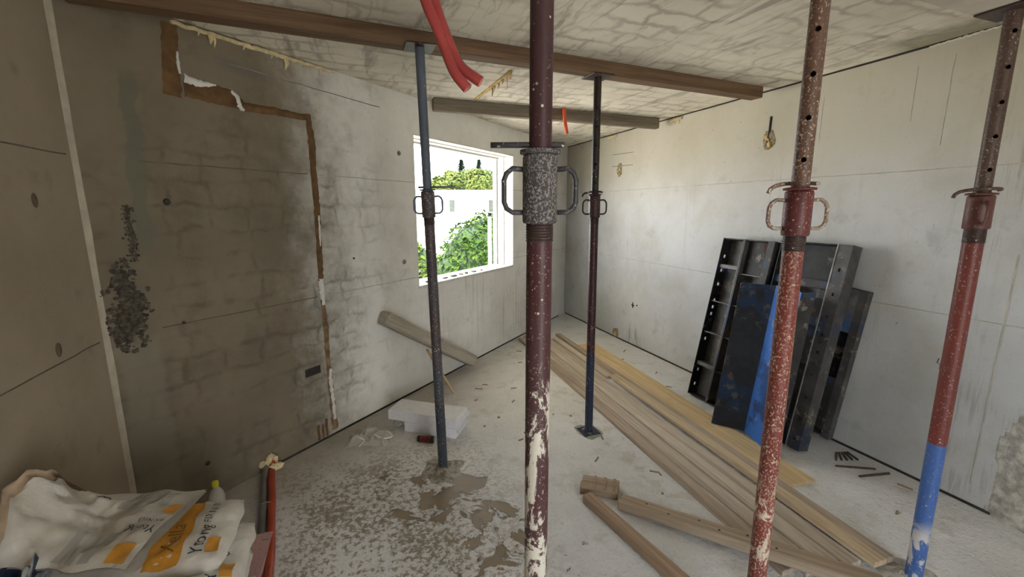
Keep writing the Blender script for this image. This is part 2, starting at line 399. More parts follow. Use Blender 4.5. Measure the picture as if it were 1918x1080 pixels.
# ceiling gap's shade painted as a dark strip; dark strips along the floor too
def strip(parent, pts, w, h, name, mat=M_dark):
    mb = MB()
    for i in range(len(pts) - 1):
        a, b = Vector(pts[i]), Vector(pts[i + 1]); d = (b - a).normalized(); u = d.cross(Vector((0, 0, 1))) * w; o = Vector((0, 0, h))
        mb.add([a, a + u, b + u, b, a + o, a + u + o, b + u + o, b + o], [(0, 3, 2, 1), (4, 5, 6, 7), (0, 1, 5, 4), (1, 2, 6, 5), (2, 3, 7, 6), (3, 0, 4, 7)])
    return mb.build(name, mat, parent)
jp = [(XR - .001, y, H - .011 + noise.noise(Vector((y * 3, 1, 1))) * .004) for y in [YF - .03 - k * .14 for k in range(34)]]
strip(wr_, jp, .004, .012, 'gap_shade_strip')
strip(wr_, [(XR - .001, YF - .05 - k * .1, 0) for k in range(50)], .006, .014, 'floor_joint')
strip(wwin, [(s_ / 10, -.001, 0) for s_ in range(7, 53)], .006, .012, 'floor_joint')

# window: reveal lining, jambs, sill
win = tag(empty('window_1', M=MW), kind='structure')
M_rev = plain('reveal_render', (.66, .64, .58), .85, .08, 14, bump=.3)
M_revo = plain('reveal_insulation', (.55, .54, .50), .85, .1, 20, bump=.3)
def revbox(name, x0, x1, y0, y1, z0, z1, m):
    MB().bbox(x0, x1, y0, y1, z0, z1, .003).build(name, m, win)
revbox('jamb_lining', WS1 - .012, WS1, .0, .12, WZ0 + .02, WZ1 - .012, M_rev)
revbox('jamb_lining', WS1 - .018, WS1, .125, .21, WZ0 + .02, WZ1 - .012, M_rev)
revbox('jamb_edge', WS1 - .03, WS1, .215, WT + .02, WZ0 + .02, WZ1 - .012, M_revo)
revbox('jamb_lining', WS0, WS0 + .012, .0, WT, WZ0 + .02, WZ1 - .012, M_rev)
revbox('head_lining', WS0, WS1, .0, .10, WZ1 - .010, WZ1, M_rev)
revbox('head_lining', WS0, WS1, .105, .19, WZ1 - .018, WZ1, M_rev)
revbox('head_edge', WS0, WS1, .195, WT + .02, WZ1 - .035, WZ1, M_revo)
revbox('sill', WS0, WS1, -.005, WT + .02, WZ0 - .006, WZ0 + .018, plain('sill_mortar', (.60, .60, .58), .85, .12, 20, bump=.6))
for k in range(9):
    s_ = WS0 + .05 + .13 * k + random.uniform(-.03, .03)
    MB().bbox(s_, s_ + random.uniform(.02, .07), .06, .06 + random.uniform(.02, .05), WZ0 + .018, WZ0 + .018 + random.uniform(.008, .02), .004).build('mortar_crumb', M_seam, win)

# brown filled chases on the window wall
def ribbon(name, pts, mat, parent, proud=.006, rag=.008, seed=0, n=10, ydir=-1):
    """irregular filled channel; pts = (s, z, halfwidth)"""
    P = []
    for i in range(len(pts) - 1):
        for k in range(n):
            t = k / n; P.append(tuple(pts[i][j] * (1 - t) + pts[i + 1][j] * t for j in range(3)))
    P.append(pts[-1]); vs = []; fs = []
    for i, (s_, z_, w_) in enumerate(P):
        a = Vector(P[max(i - 1, 0)][:2]); b = Vector(P[min(i + 1, len(P) - 1)][:2]); d = (b - a).normalized(); u = Vector((-d.y, d.x))
        l = w_ + noise.noise(Vector((i * .55, seed, 0))) * rag; r_ = w_ + noise.noise(Vector((i * .55, seed, 7))) * rag
        c = Vector((s_, z_)); pr = proud * (1 + .5 * noise.noise(Vector((i * .8, seed, 3))))
        for q, o in ((c - u * l, 0), (c - u * l * .75, pr), (c + u * r_ * .1, pr * 1.4), (c + u * r_ * .75, pr), (c + u * r_, 0)): vs.append((q.x, ydir * o, q.y))
    for i in range(len(P) - 1):
        for j in range(4): fs.append((i * 5 + j, i * 5 + j + 1, i * 5 + 6 + j, i * 5 + 5 + j))
    return MB().add(vs, fs, None, True).build(name, mat, parent)
ribbon('chase_filler', [(.425, 2.47, .034), (.41, 2.30, .036), (.40, 2.14, .040)], M_brown, wwin, seed=1)
ribbon('chase_filler', [(.45, 2.185, .035), (.58, 2.19, .048), (.68, 2.185, .045), (.73, 2.16, .026)], M_brown, wwin, seed=2)
ribbon('chase_filler', [(.72, 2.155, .024), (.92, 2.165, .022), (1.135, 2.165, .018)], M_brown, wwin, seed=3, rag=.006)
ribbon('chase_filler', [(1.135, 2.19, .018), (1.15, 2.02, .026), (1.145, 1.85, .022), (1.15, 1.65, .024), (1.145, 1.45, .022), (1.14, 1.25, .022), (1.135, 1.12, .018)], M_brown, wwin, seed=4, rag=.010)
ribbon('chase_filler', [(1.135, 1.0, .014), (1.145, .80, .022), (1.14, .60, .018), (1.145, .35, .022), (1.155, .04, .026)], plain('brown_filler_worn', (.21, .14, .075), .9, .4, 18, bump=.5), wwin, seed=5, rag=.010)
ribbon('plaster_dab', [(1.133, 1.14, .017), (1.137, 1.05, .018), (1.137, .96, .012)], M_white, wwin, .011, seed=6)
ribbon('plaster_dab', [(1.150, .50, .010), (1.142, .42, .014), (1.15, .28, .013), (1.155, .12, .014)], M_white, wwin, .012, seed=7)
ribbon('plaster_dab', [(.455, 2.235, .022), (.52, 2.225, .020), (.60, 2.235, .006)], M_white, wwin, .012, seed=8)
ribbon('plaster_dab', [(.675, 2.225, .008), (.705, 2.20, .013), (.715, 2.15, .012), (.735, 2.135, .006)], M_white, wwin, .012, seed=9)
ribbon('plaster_dab', [(.44, 2.35, .004), (.438, 2.30, .008), (.44, 2.25, .004)], M_white, wwin, .012, seed=10, n=4)
ribbon('plaster_dab', [(1.152, 1.56, .004), (1.15, 1.45, .009), (1.146, 1.36, .004)], M_white, wwin, .012, seed=12, n=5)
for s_, z0_ in ((1.02, .13), (1.055, .12), (1.085, .15)): ribbon('pipe_stub_mark', [(s_, .02, .008), (s_ + .002, z0_, .009)], M_brown, wwin, seed=s_, n=5)
M_plug = plain('tie_plug_grey', (.20, .20, .20), .9, .2); M_hole = plain('tie_hole_dark', (.05, .044, .036), .9, .3)
# electrical box recess, tie holes
MB().box(.96, 1.075, -.003, .0, .495, .55).build('switch_box', M_dark, wwin)
for s_, z_, r_ in ((.313, 1.635, .013), (.313, 1.025, .007), (.332, .22, .010), (1.935, 1.17, .016), (1.93, 2.036, .014), (1.42, 1.25, .006)):
    m_ = MB(); m_.lathe([(0, .004), (r_ * .6, .004), (r_ * .9, .001), (r_ * 1.15, .006), (r_ * 1.3, 0)], 14, Matrix.Translation((s_, 0, z_)) @ Matrix.Rotation(R(90), 4, 'X'))
    m_.build('tie_hole', M_hole if s_ < 1.5 else M_plug, wwin)
for y_, z_, r_ in ((2.118, 1.632, .018), (2.088, 1.072, .019)):
    MB().lathe([(0, .003), (r_ * .8, .002), (r_, 0)], 12, Matrix.Translation((P0.x, y_, z_)) @ Matrix.Rotation(R(90), 4, 'Y') @ Matrix.Scale(1.5, 4, (1, 0, 0))).build('tie_hole', plain('hole_plug', (.12, .09, .06), .9), wl)
# honeycombed gravel at the bend
rub = MB(); M_grav = plain('honeycomb_gravel', (.080, .070, .052), .9, .6, 40, bump=.8)
ico = bmesh.new(); bmesh.ops.create_icosphere(ico, subdivisions=1, radius=1)
IV = [v.co.copy() for v in ico.verts]; ico.verts.index_update(); IF = [[v.index for v in f.verts] for f in ico.faces]; ico.free()
def pebble(mb, c, r, sq=(1, 1, 1), seed=0):
    Rm = Matrix.Rotation(random.uniform(0, 6), 3, Vector((random.uniform(-1, 1), random.uniform(-1, 1), .3)))
    mb.add([Vector(c) + Vector([a * b for a, b in zip(Rm @ (v * r * (1 + .35 * noise.noise(v * 1.3 + Vector((seed, 0, 0))))), sq)]) for v in IV], IF)
ribbon('honeycomb_void', [(.148, 1.60, .004), (.16, 1.48, .009), (.15, 1.40, .005)], plain('void_dark', (.075, .064, .047), .95, .5, 60, bump=1.), wwin, .003, .010, 77, 8)
ribbon('honeycomb_void', [(.075, 1.34, .020), (.10, 1.25, .035), (.125, 1.18, .040), (.10, 1.09, .055), (.07, 1.02, .045), (.09, .98, .015)], plain('void_dark_low', (.075, .064, .047), .95, .5, 60, bump=1.), wwin, .003, .035, 78, 8)
cnt = 0
for k in range(820):
    s_ = random.uniform(-.0, .20); z_ = random.uniform(.93, 1.40)
    cx_ = .07 + .06 * math.sin((z_ - 1.0) * 7); wid = .085 * (1 - ((z_ - 1.13) / .26) ** 2)
    if wid <= 0 or noise.noise(Vector((s_ * 16 + 4, z_ * 14, 3))) < -.12 or abs(s_ - .10) > wid + noise.noise(Vector((s_ * 20, z_ * 20, 0))) * .04: continue
    pebble(rub, (s_, 0, z_), random.uniform(.004, .010), (1, .7, 1), k); cnt += 1
for k in range(160):
    z_ = random.uniform(1.36, 1.62); pebble(rub, (.155 + (z_ - 1.36) * -.02 + random.gauss(0, .010), 0, z_), random.uniform(.003, .007), (1, .8, 1), k)
tag(rub.build('honeycomb_gravel', M_grav, wwin), kind='stuff')
# foam bead under the ceiling
def foam(name, pts, r, mat, parent, seed, drips):
    mb = MB(); a, b = Vector(pts[0]), Vector(pts[1]); n_ = 46; path = []; rr = []
    for i in range(n_ + 1):
        t = i / n_; p = a.lerp(b, t); p.z += noise.noise(Vector((i * .5, seed, 0))) * r * .8; path.append(p)
        rr.append(max(.003, r * (.75 + .9 * abs(noise.noise(Vector((i * .63, seed, 5))))) * min(1, (1 - t) * 7 + .2)))
    mb.tube(path, rr, 8)
    for t, l, w in drips:
        p = a.lerp(b, t); mb.tube([p + Vector((0, 0, .004)), p + Vector((.004, -.006, -l * .5)), p + Vector((-.002, -.006, -l))], [w, w * .7, w * .3], 6)
    return mb.build(name, mat, parent)
foam('foam_bead', [(.43, -.008, H - .022), (1.36, -.004, H - .012)], .013, M_foam, wwin, 1, [(.18, .05, .016), (.20, .06, .008), (.36, .03, .008), (.62, .07, .012), (.635, .055, .007), (.77, .05, .004), (.87, .05, .005), (.12, .03, .007), (.53, .03, .009)])
fb = foam('foam_bead', [(1.074, 2.86, H - .008), (1.062, 3.70, H - .002)], .013, M_foamG, ceil, 3, [(.02, .05, .012), (.10, .10, .004), (.2, .04, .009), (.3, .05, .010), (.4, .04, .008), (.46, .07, .009), (.55, .02, .006)])
for y_ in (3.62, 4.72): foam('foam_bead', [(XR - .006, y_ - .08, H - .03), (XR - .006, y_ + .10, H - .035)], .014, M_foam, wr_, y_, [(.3, .05, .010), (.6, .04, .008)])
foam('foam_bead', [(XR - .004, 1.62, H - .012), (XR - .004, 1.28, H - .006)], .006, plain('pale_sealant', (.62, .60, .50), .8), wr_, 9, [])
# broken out sockets on the right wall
def socket(y, z, w, h, seed, m1=M_foamG):
    vs = []; N_ = 18
    for k in range(N_):
        a = 2 * math.pi * k / N_; q = 1 + .5 * noise.noise(Vector((math.cos(a) * 1.5, math.sin(a) * 1.5, seed)))
        vs.append((XR - .002, y + math.cos(a) * w * q, z + math.sin(a) * h * q))
    vs += [(XR - .008, y + (p[1] - y) * .55, z + (p[2] - z) * .6) for p in vs]
    fs = [(k, (k + 1) % N_, N_ + (k + 1) % N_, N_ + k) for k in range(N_)] + [tuple(N_ + k for k in range(N_))]
    o = MB().add(vs, fs).build('broken_socket', plain('broken_concrete', (.24, .20, .13), .9, .45, 40, bump=.9), wr_)
    mb = MB()
    for k in range(5): pebble(mb, (XR - .012, y + random.uniform(-.4, .4) * w, z + random.uniform(-.6, .3) * h), random.uniform(.008, .018), (.5, 1, 1.4), k)
    mb.build('foam_remnant', m1, o)
socket(2.575, 2.125, .055, .075, 1); socket(4.555, 2.06, .06, .075, 5); socket(4.49, .06, .075, .06, 8)
ribbonR = [(2.575, 2.32, .004), (2.575, 2.2, .012), (2.58, 2.08, .008)]
wallseam(wr_, [(XR, 2.572, 2.30), (XR, 2.575, 2.20), (XR, 2.58, 2.08)], .02, M_dark, .009, 'x', 'cut_slot')
mb = MB(); mb.box(XR - .004, XR, 4.14, 4.19, .475, .49).box(XR - .004, XR, 4.16, 4.175, .45, .515).box(XR - .004, XR, 4.08, 4.10, .487, .503); mb.build('switch_box', M_dark, wr_)
# handwritten figure on the wall
def text_mesh(txt, size, name='lettering', align='CENTER', extr=.0):
    c = bpy.data.curves.new(name, 'FONT'); c.body = txt; c.size = size; c.align_x = align; c.resolution_u = 2; c.extrude = extr
    o = bpy.data.objects.new(name, c); COL.objects.link(o); bpy.context.view_layer.update()
    me = bpy.data.meshes.new_from_object(o.evaluated_get(bpy.context.evaluated_depsgraph_get()))
    bpy.data.objects.remove(o); bpy.data.curves.remove(c); return me
fig = MB()
fig.tube([(XR - .002, 1.335, .765), (XR - .002, 1.34, .735), (XR - .002, 1.318, .735)], .0018, 5).tube([(XR - .002, 1.322, .76), (XR - .002, 1.326, .705)], .0018, 5)
fig.tube([(XR - .002, 1.308, .768), (XR - .002, 1.292, .762), (XR - .002, 1.304, .745), (XR - .002, 1.290, .73), (XR - .002, 1.306, .715)], .0018, 5)
fig.build('lettering_43', plain('pencil', (.16, .12, .10), .8), wr_)
# rough spilt concrete at the foot of the right wall
rp = MB(); vs = []; fs = []; NY, NZ = 40, 34
for j in range(NZ + 1):
    for i in range(NY + 1):
        y_ = .35 + .72 * i / NY; z_ = .98 * j / NZ
        edge = min(1, max(0, (1.04 - y_ + .07 * noise.noise(Vector((z_ * 4, 2, 0))) - .06 * z_) * 9)) * min(1, max(0, (.93 - z_ + .1 * noise.noise(Vector((y_ * 6, 1, 0)))) * 8))
        d_ = .003 + .028 * edge * max(0, (noise.fractal(Vector((y_ * 9, z_ * 9, 1)), .8, 2.1, 4) * .6 + .55)) * (1.2 - z_ * .5)
        vs.append((XR - (d_ if edge > 0 else -.004), y_, z_))
for j in range(NZ):
    for i in range(NY): fs.append((j * (NY + 1) + i, j * (NY + 1) + i + 1, (j + 1) * (NY + 1) + i + 1, (j + 1) * (NY + 1) + i))
rp.add(vs, fs); rp.build('rough_concrete_patch', plain('rough_concrete', (.46, .44, .39), .92, .35, 24, bump=.9), wr_)
vsl = [(XR, 1.11 + .01 * noise.noise(Vector((i, 5, 5))), .12 + i * .14) for i in range(10)]
wallseam(wr_, vsl, .008, M_seamR, .003, 'x', 'form_seam')

# ------------------------------------------------------------------ timber beams under the ceiling
M_bm1 = m_wood('beam_wood_red', (.105, .062, .036), (.20, .125, .072), 0)
M_bm2 = m_wood('beam_wood_grey', (.13, .105, .078), (.24, .20, .15), 0)
def beam(a, b, w, h, mat, label):
    a, b = Vector(a), Vector(b); d = (b - a).normalized(); L = (b - a).length
    e = empty('timber_beam', M=frame(a, d, Vector((0, 0, 1)).cross(d), (0, 0, 1)))
    MB().bbox(0, L, 0, w, 0, h, .005, None, .004, L).build('beam_body', mat, e)
    return tag(e, label, 'beam', 'timber beams under the ceiling')
beam((-1.0, 2.345, 2.42), (2.97, 2.55, 2.42), .10, .08, M_bm1, 'long reddish brown timber beam carried by two props under the ceiling')
beam((.725, 3.735, 2.40), (3.0, 3.745, 2.40), .07, .10, M_bm2, 'shorter grey brown timber beam under the ceiling above the window')

# ------------------------------------------------------------------ steel props
def holed_tube(r, z0, z1, holes, ang, n=32, t=.003):
    """tube with real pin holes on two opposite sides"""
    hs = 2 * math.pi * r / n
    zs = {z0, z1}
    for h in holes:
        for k in (-1.5, -.5, .5, 1.5): zs.add(h + k * hs * 1.05)
    zs = sorted(z for z in zs if z0 <= z <= z1)
    mb = MB(); vs = []
    for z in zs:
        for k in range(n):
            w = ang + 2 * math.pi * (k - .5 - 1) / n; vs.append((r * math.cos(w), r * math.sin(w), z))
    fs = []
    for i in range(len(zs) - 1):
        zm = (zs[i] + zs[i + 1]) / 2; row = None
        for h in holes:
            q = (zm - h) / (hs * 1.05)
            if abs(q) < 1.6: row = round(q)
        for k in range(n):
            k2 = (k + 1) % n; A, B, C, D = i * n + k, i * n + k2, (i + 1) * n + k2, (i + 1) * n + k
            kk = k
            if row is not None and kk in (0, 1, 2):
                cxk = kk - 1
                if row == 0 or cxk == 0: continue
                if cxk < 0: fs.append((A, B, D) if row < 0 else (A, C, D)); 
                else: fs.append((A, B, C) if row < 0 else (B, C, D))
                continue
            fs.append((A, B, C, D))
    mb.add(vs, fs, None, True)
    return mb
def prop(base, top, collar, mats, label, ro=.0285, ri=.024, hang=0, pinang=0, holes=True, head=.075, grow=1.0, pinlen=.16, pinbend=False, rough_base=False, face=-1.2, pinside=1):
    b, t = Vector(base), Vector(top); ax = (t - b).normalized(); L = (t - b).length
    xx = Vector((1, 0, 0)); yy = ax.cross(xx).normalized(); xx = yy.cross(ax)
    e = empty('steel_prop', M=frame(b, xx, yy, ax))
    mo, mi, mc, mp, mh = mats
    # base plate with folded corners, foot
    MB().bbox(-.065, .065, -.065, .065, 0, .008, .002).build('base_plate', mo, e)
    MB().lathe([(ro + .006, .008), (ro + .006, .016), (ro, .02)], 20).build('base_weld', mo, e)
    MB().lathe([(ro, .012), (ro, collar - .06)], 28).build('outer_tube', mo, e)
    # threaded end and collar nut
    thr = []
    z = collar - .125
    while z < collar - .07: thr += [(ro + .0004, z), (ro + .0022, z + .003), (ro + .0004, z + .006)]; z += .006
    MB().lathe(thr, 24).build('thread', M_thr, e)
    g = grow
    cz0, cz1 = collar - .085 * g, collar + .06 * g
    rc = ro + .0085
    MB().lathe([(ro, cz0), (rc - .002, cz0), (rc, cz0 + .004), (rc, cz1 - .008), (rc - .002, cz1 - .003), (ri, cz1)], 28).build('collar_sleeve', mc, e)
    MB().lathe([(ri, cz1 - .001), (rc + .006, cz1), (rc + .006, cz1 + .007), (ri + .002, cz1 + .009)], 28).build('collar_ring', mc, e)
    w = .040; hz0, hz1 = collar - .062 * g, collar + .028 * g
    for sg in (-1, 1):
        d = Vector((math.cos(hang) * sg, math.sin(hang) * sg, 0))
        pts = [(rc - .004, hz1), (rc + w * .55, hz1 + .002), (rc + w * .86, hz1 - .008), (rc + w, hz1 - .022), (rc + w, hz0 + .022), (rc + w * .86, hz0 + .008), (rc + w * .55, hz0), (rc - .004, hz0)]
        MB().tube([d * q + Vector((0, 0, zz)) for q, zz in pts], .0058, 10).build('handle', mh, e)
    # pin through the inner tube
    pd = Vector((math.cos(pinang), math.sin(pinang), 0)); pz = cz1 + .018
    side = Vector((-pd.y, pd.x, 0))
    pp = [pd * -.05 + Vector((0, 0, pz)), pd * (pinlen * .5) + Vector((0, 0, pz)), pd * pinlen + Vector((0, 0, pz))]
    if pinbend:
        pp = [pd * .046 + Vector((0, 0, pz))]
        for k in range(1, 9):
            a_ = math.pi * k / 8; pp.append(pd * (.046 * math.cos(a_)) + side * (-.05 * pinside * math.sin(a_)) + Vector((0, 0, pz + .004 * math.sin(a_))))
        pp += [pd * -.064 + Vector((0, 0, pz - .004)), pd * -.078 + Vector((0, 0, pz - .014)), pd * -.082 + Vector((0, 0, pz - .026))]
    MB().tube(pp, .0062, 10).build('pin', mp, e)
    hl = []
    z = collar + .14
    while holes and z < L - .06: hl.append(z); z += .115
    if hl: holed_tube(ri, collar - .05, L - .008, hl, face).build('inner_tube', mi, e)
    else: MB().lathe([(ri, collar - .05), (ri, L - .008)], 28).build('inner_tube', mi, e)
    MB().bbox(-head, head, -head, head, L - .008, L, .002).build('head_plate', M_thr, e)
    return tag(e, label, 'prop', 'adjustable steel props holding the ceiling')
SPL = (.62, .58, .50)
red = (.20, .040, .030); rus = (.115, .04, .026); pur = (.075, .040, .042); mar = (.062, .020, .022)
M_p1o = m_paint('prop_slate', (.060, .068, .082), (.075, .050, .048), SPL, .25, low=(.035, .042, .055), lowz=.45)
M_p1i = m_paint('prop_slate_inner', (.12, .14, .18), (.09, .105, .135), SPL, .1)
M_p2o = m_paint('prop_maroon_cement', pur, mar, SPL, .22, patch=(1.26, .505, (.56, .53, .45)))
M_p2i = m_paint('prop_maroon', mar, (.042, .022, .024), SPL, .10)
M_p2c = m_paint('prop_speckled', (.075, .062, .062), (.05, .042, .045), (.25, .235, .22), .50, scale=260, gloss=.85)
M_p2h = m_paint('prop_handle_grey', (.045, .044, .05), (.06, .055, .056), SPL, .2)
M_p3o = m_paint('prop_dark_red', (.055, .014, .018), (.042, .016, .020), SPL, .18, low=(.022, .030, .058), lowz=.62)
M_p3i = m_paint('prop_dark_inner', (.022, .019, .018), (.035, .022, .017), SPL, .12)
M_p4o = m_paint('prop_red', red, (.15, .032, .026), (.52, .42, .29), .40, patch=(.72, .53, (.60, .50, .38)), scale=150, low=(.10, .16, .34), lowz=.20)
M_p4i = m_paint('prop_rust', (.135, .075, .05), (.095, .052, .036), (.5, .4, .32), .34)
M_p4h = m_paint('prop_handle_rust', (.16, .085, .06), (.40, .33, .24), SPL, .4)
M_p4c = m_paint('prop_collar_red', (.15, .03, .026), (.085, .024, .024), (.5, .4, .32), .24)
M_p5o = m_paint('prop_red_blue', (.17, .040, .030), (.13, .033, .026), (.5, .42, .36), .22, low=(.055, .125, .34), lowz=.66, patch=(.30, .47, (.55, .53, .50)))
M_p5c = m_paint('prop_collar_brown', (.13, .045, .036), (.09, .038, .030), (.4, .33, .27), .2)
M_p5i = m_paint('prop_brown', (.085, .054, .040), (.065, .038, .028), (.4, .33, .27), .25)
M_thr = m_paint('prop_thread', (.035, .022, .020), (.05, .03, .026), SPL, .15)
prop((.465, 2.445, 0), (.405, 2.415, 2.42), 1.64, (M_p1o, M_p1i, M_p1o, M_p1i, M_p1i), 'slate grey steel prop standing in wet mortar in front of the window', hang=R(-18), pinang=R(-15), holes=False, pinlen=.15)
prop((.392, .868, 0), (.392, .868, 2.275), 1.655, (M_p2o, M_p2i, M_p2c, M_p2h, M_p2h), 'maroon steel prop with cement splashed lower tube and grey handles', hang=R(-20.7), pinang=R(158), holes=False, pinlen=.105, grow=1.0)
prop((1.557, 2.535, 0), (1.53, 2.525, 2.42), 1.63, (M_p3o, M_p3i, M_p3o, M_p3i, M_p3i), 'slim dark red steel prop with blackish upper tube beside the loose boards', hang=R(-25), pinbend=True, pinang=R(-30), face=R(-120))
prop((1.275, .925, 0), (1.255, .925, 2.275), 1.60, (M_p4o, M_p4i, M_p4c, M_p4h, M_p4h), 'bright red steel prop with rusty pierced upper tube near the formwork panels', hang=R(-34), pinang=R(-38), face=R(-139), ro=.029, grow=.92, pinbend=True, pinside=-1)
prop((2.225, .908, 0), (2.19, .915, 2.275), 1.60, (M_p5o, M_p5i, M_p5c, M_p5i, M_p5c), 'red steel prop with a blue painted foot by the rough right wall', hang=R(38), pinang=R(-40), face=R(-135), ro=.030, grow=.85, pinbend=True)
# mortar heap round a prop foot
def heap(c, r, h, mat, seed, name, label, cat):
    vs = []; fs = []; NR, NA = 7, 26
    for i in range(NR + 1):
        for k in range(NA):
            a = 2 * math.pi * k / NA; q = r * i / NR * (1 + .45 * noise.noise(Vector((math.cos(a) * 1.6, math.sin(a) * 1.6, seed))))
            z = h * (1 - i / NR) ** 1.2 * (1 + .8 * noise.noise(Vector((q * 40 * math.cos(a), q * 40 * math.sin(a), seed)))) if i < NR else 0
            vs.append((q * math.cos(a), q * math.sin(a), max(z, .0) + (.001 if i < NR else 0)))
    for i in range(NR):
        for k in range(NA): fs.append((i * NA + k, i * NA + (k + 1) % NA, (i + 1) * NA + (k + 1) % NA, (i + 1) * NA + k))
    o = MB().add(vs, fs, None, False).build(name, mat); o.location = c; return tag(o, label, cat)
M_mud = NT('wet_mortar', .45); M_mud.out(M_mud.mix(M_mud.mr(M_mud.noise(30, 5), .4, .6), (.17, .14, .10), (.36, .325, .27)), .4); M_mud.bump(M_mud.noise(60, 5), .8, .01); M_mud = M_mud.m
heap((.465, 2.44, 0), .125, .035, M_mud, 2, 'mortar_heap', 'crumbly wet mortar around the foot of the slate prop', 'mortar')
heap((2.225, .908, 0), .125, .03, plain('dry_mortar', (.45, .42, .37), .9, .3, 30, bump=.9), 5, 'mortar_heap', 'pale dried mortar around the blue foot of a prop', 'mortar')
heap((1.557, 2.535, 0), .10, .012, plain('dust_mortar', (.34, .32, .28), .9, .3, 30, bump=.9), 8, 'mortar_heap', 'thin grey mortar smear under the slim dark prop', 'mortar')

# ------------------------------------------------------------------ conduits
def m_pipe(name, col, d=.7):
    n = NT(name, .35); n.out(n.mix(n.mr(n.noise(9, 4), .3, .7), tuple(c * d for c in col), col)); return n.m
M_hose = m_pipe('red_conduit', (.56, .095, .090)); M_hoseO = m_pipe('orange_conduit', (.72, .12, .045)); M_hoseF = m_pipe('floor_pipe_red', (.42, .062, .028))
def spl(pts, n=8):
    P = [Vector(p) for p in pts]; P = [P[0] * 2 - P[1]] + P + [P[-1] * 2 - P[-2]]; out = []
    for i in range(1, len(P) - 2):
        for k in range(n):
            t = k / n; a, b, c, d = P[i - 1], P[i], P[i + 1], P[i + 2]
            out.append(.5 * ((2 * b) + (c - a) * t + (2 * a - 5 * b + 4 * c - d) * t * t + (3 * b - a - 3 * c + d) * t ** 3))
    return out + [P[-2]]
def hose(name, pts, r, mat, label, cat, group=None, hollow=True, tip=None):
    e = empty(name, pts[0]); o = Vector(pts[0]); path = [p - o for p in spl(pts)]
    MB().tube(path, r, 16, caps=False).build('pipe', mat, e)
    if hollow:
        a, b = path[-1], path[-2]; d = (a - b).normalized()
        M = frame(a, d.orthogonal(), d.cross(d.orthogonal()), d)
        MB().lathe([(r, 0), (r + .0004, .0006), (r * .80, .0008), (r * .80, -.05)], 16, M).build('cut_end', tip or mat, e)
    return tag(e, label, cat, group)
M_tip = m_pipe('conduit_cut', (.70, .30, .27))
hose('conduit', [(.215, 1.47, 2.5), (.235, 1.46, 2.36), (.266, 1.449, 2.225), (.298, 1.437, 2.145), (.330, 1.425, 2.055), (.350, 1.418, 2.012), (.382, 1.406, 1.972)], .0165, M_hose, 'red plastic conduit hanging from the ceiling, lower of a pair', 'conduit', tip=M_tip)
hose('conduit', [(.245, 1.49, 2.5), (.265, 1.485, 2.36), (.297, 1.47, 2.235), (.318, 1.462, 2.165), (.348, 1.45, 2.085), (.375, 1.44, 2.040), (.430, 1.42, 2.000)], .0175, M_hose, 'red plastic conduit hanging from the ceiling, higher of a pair', 'conduit', tip=M_tip)
hose('conduit', [(1.90, 3.70, 2.5), (1.902, 3.69, 2.42), (1.915, 3.685, 2.33), (1.928, 3.685, 2.275)], .0165, M_hoseO, 'short orange conduit dangling beside the shorter timber beam', 'conduit', tip=M_hoseO)
hose('floor_pipe', [(-.535, 2.835, .07), (-.528, 2.79, .035), (-.52, 2.70, .024), (-.490, 2.50, .024), (-.462, 2.28, .024), (-.432, 2.06, .024), (-.415, 1.85, .024), (-.40, 1.5, .024), (-.39, 1.1, .024)], .019, M_hoseF, 'red heating pipe running over the floor from a foam plug at the wall', 'pipe')
M_grey = m_pipe('grey_pipe', (.16, .15, .135))
hose('floor_pipe', [(-.575, 2.82, .05), (-.56, 2.76, .03), (-.555, 2.66, .022), (-.532, 2.50, .022), (-.505, 2.28, .022), (-.474, 2.06, .022), (-.455, 1.85, .022), (-.44, 1.5, .022), (-.43, 1.1, .022)], .018, M_grey, 'dull grey pipe strapped alongside the red floor pipe', 'pipe')
for y_, x_ in ((2.42, -.503), (2.12, -.462)):
    mb = MB(); mb.tube([(x_ + .036 * math.cos(a_ * math.pi / 8), y_ + .004 * math.cos(a_ * .9), .024 + .0215 * math.sin(a_ * math.pi / 8)) for a_ in range(17)], .003, 6, caps=False)
    tag(mb.build('pipe_strap', m_pipe('strap_grey', (.22, .21, .20))), 'grey strap tied round the two pipes on the floor', 'strap', 'straps on the floor pipes')
pb = MB()
for k in range(30): pebble(pb, (random.gauss(0, .028), random.gauss(0, .018), abs(random.gauss(.035, .022))), random.uniform(.016, .030), (1, 1, 1), k)
tag(pb.build('foam_plug', M_foam), 'cream foam plug where the red pipe leaves the wall', 'foam').location = (-.535, 2.805, 0.005)

# ------------------------------------------------------------------ boards, plywood, battens
M_pl = [m_wood('board_a', (.36, .295, .23), (.56, .48, .39), 1), m_wood('board_b', (.42, .35, .27), (.62, .545, .44), 1), m_wood('board_c', (.29, .225, .17), (.48, .39, .305), 1), m_wood('board_tan', (.43, .32, .20), (.62, .50, .34), 1)]
M_ply = m_wood('plywood', (.52, .37, .19), (.68, .52, .30), 1, knots=False)
M_batt = m_wood('batten', (.27, .195, .13), (.43, .34, .245), 0); M_batr = m_wood('batten_reddish', (.27, .17, .105), (.40, .29, .20), 0)
def board(x0f, x1f, yf, x0n, x1n, yn, z0, t, mat, label, group='loose boards on the floor', name='timber_board', seed=0):
    cx, cy = (x0n + x1n) / 2, yn
    d = Vector(((x0f + x1f) / 2 - cx, yf - yn, 0)); L = d.length; d.normalize()
    e = empty(name, M=frame((cx, cy, z0), Vector((d.y, -d.x, 0)), d, (0, 0, 1))); w = ((x1f - x0f) + (x1n - x0n)) / 4
    MB().bbox(-w, w, 0, L, 0, t, .002, None, .0035, seed).build('board_body', mat, e)
    return tag(e, label, 'board', group)
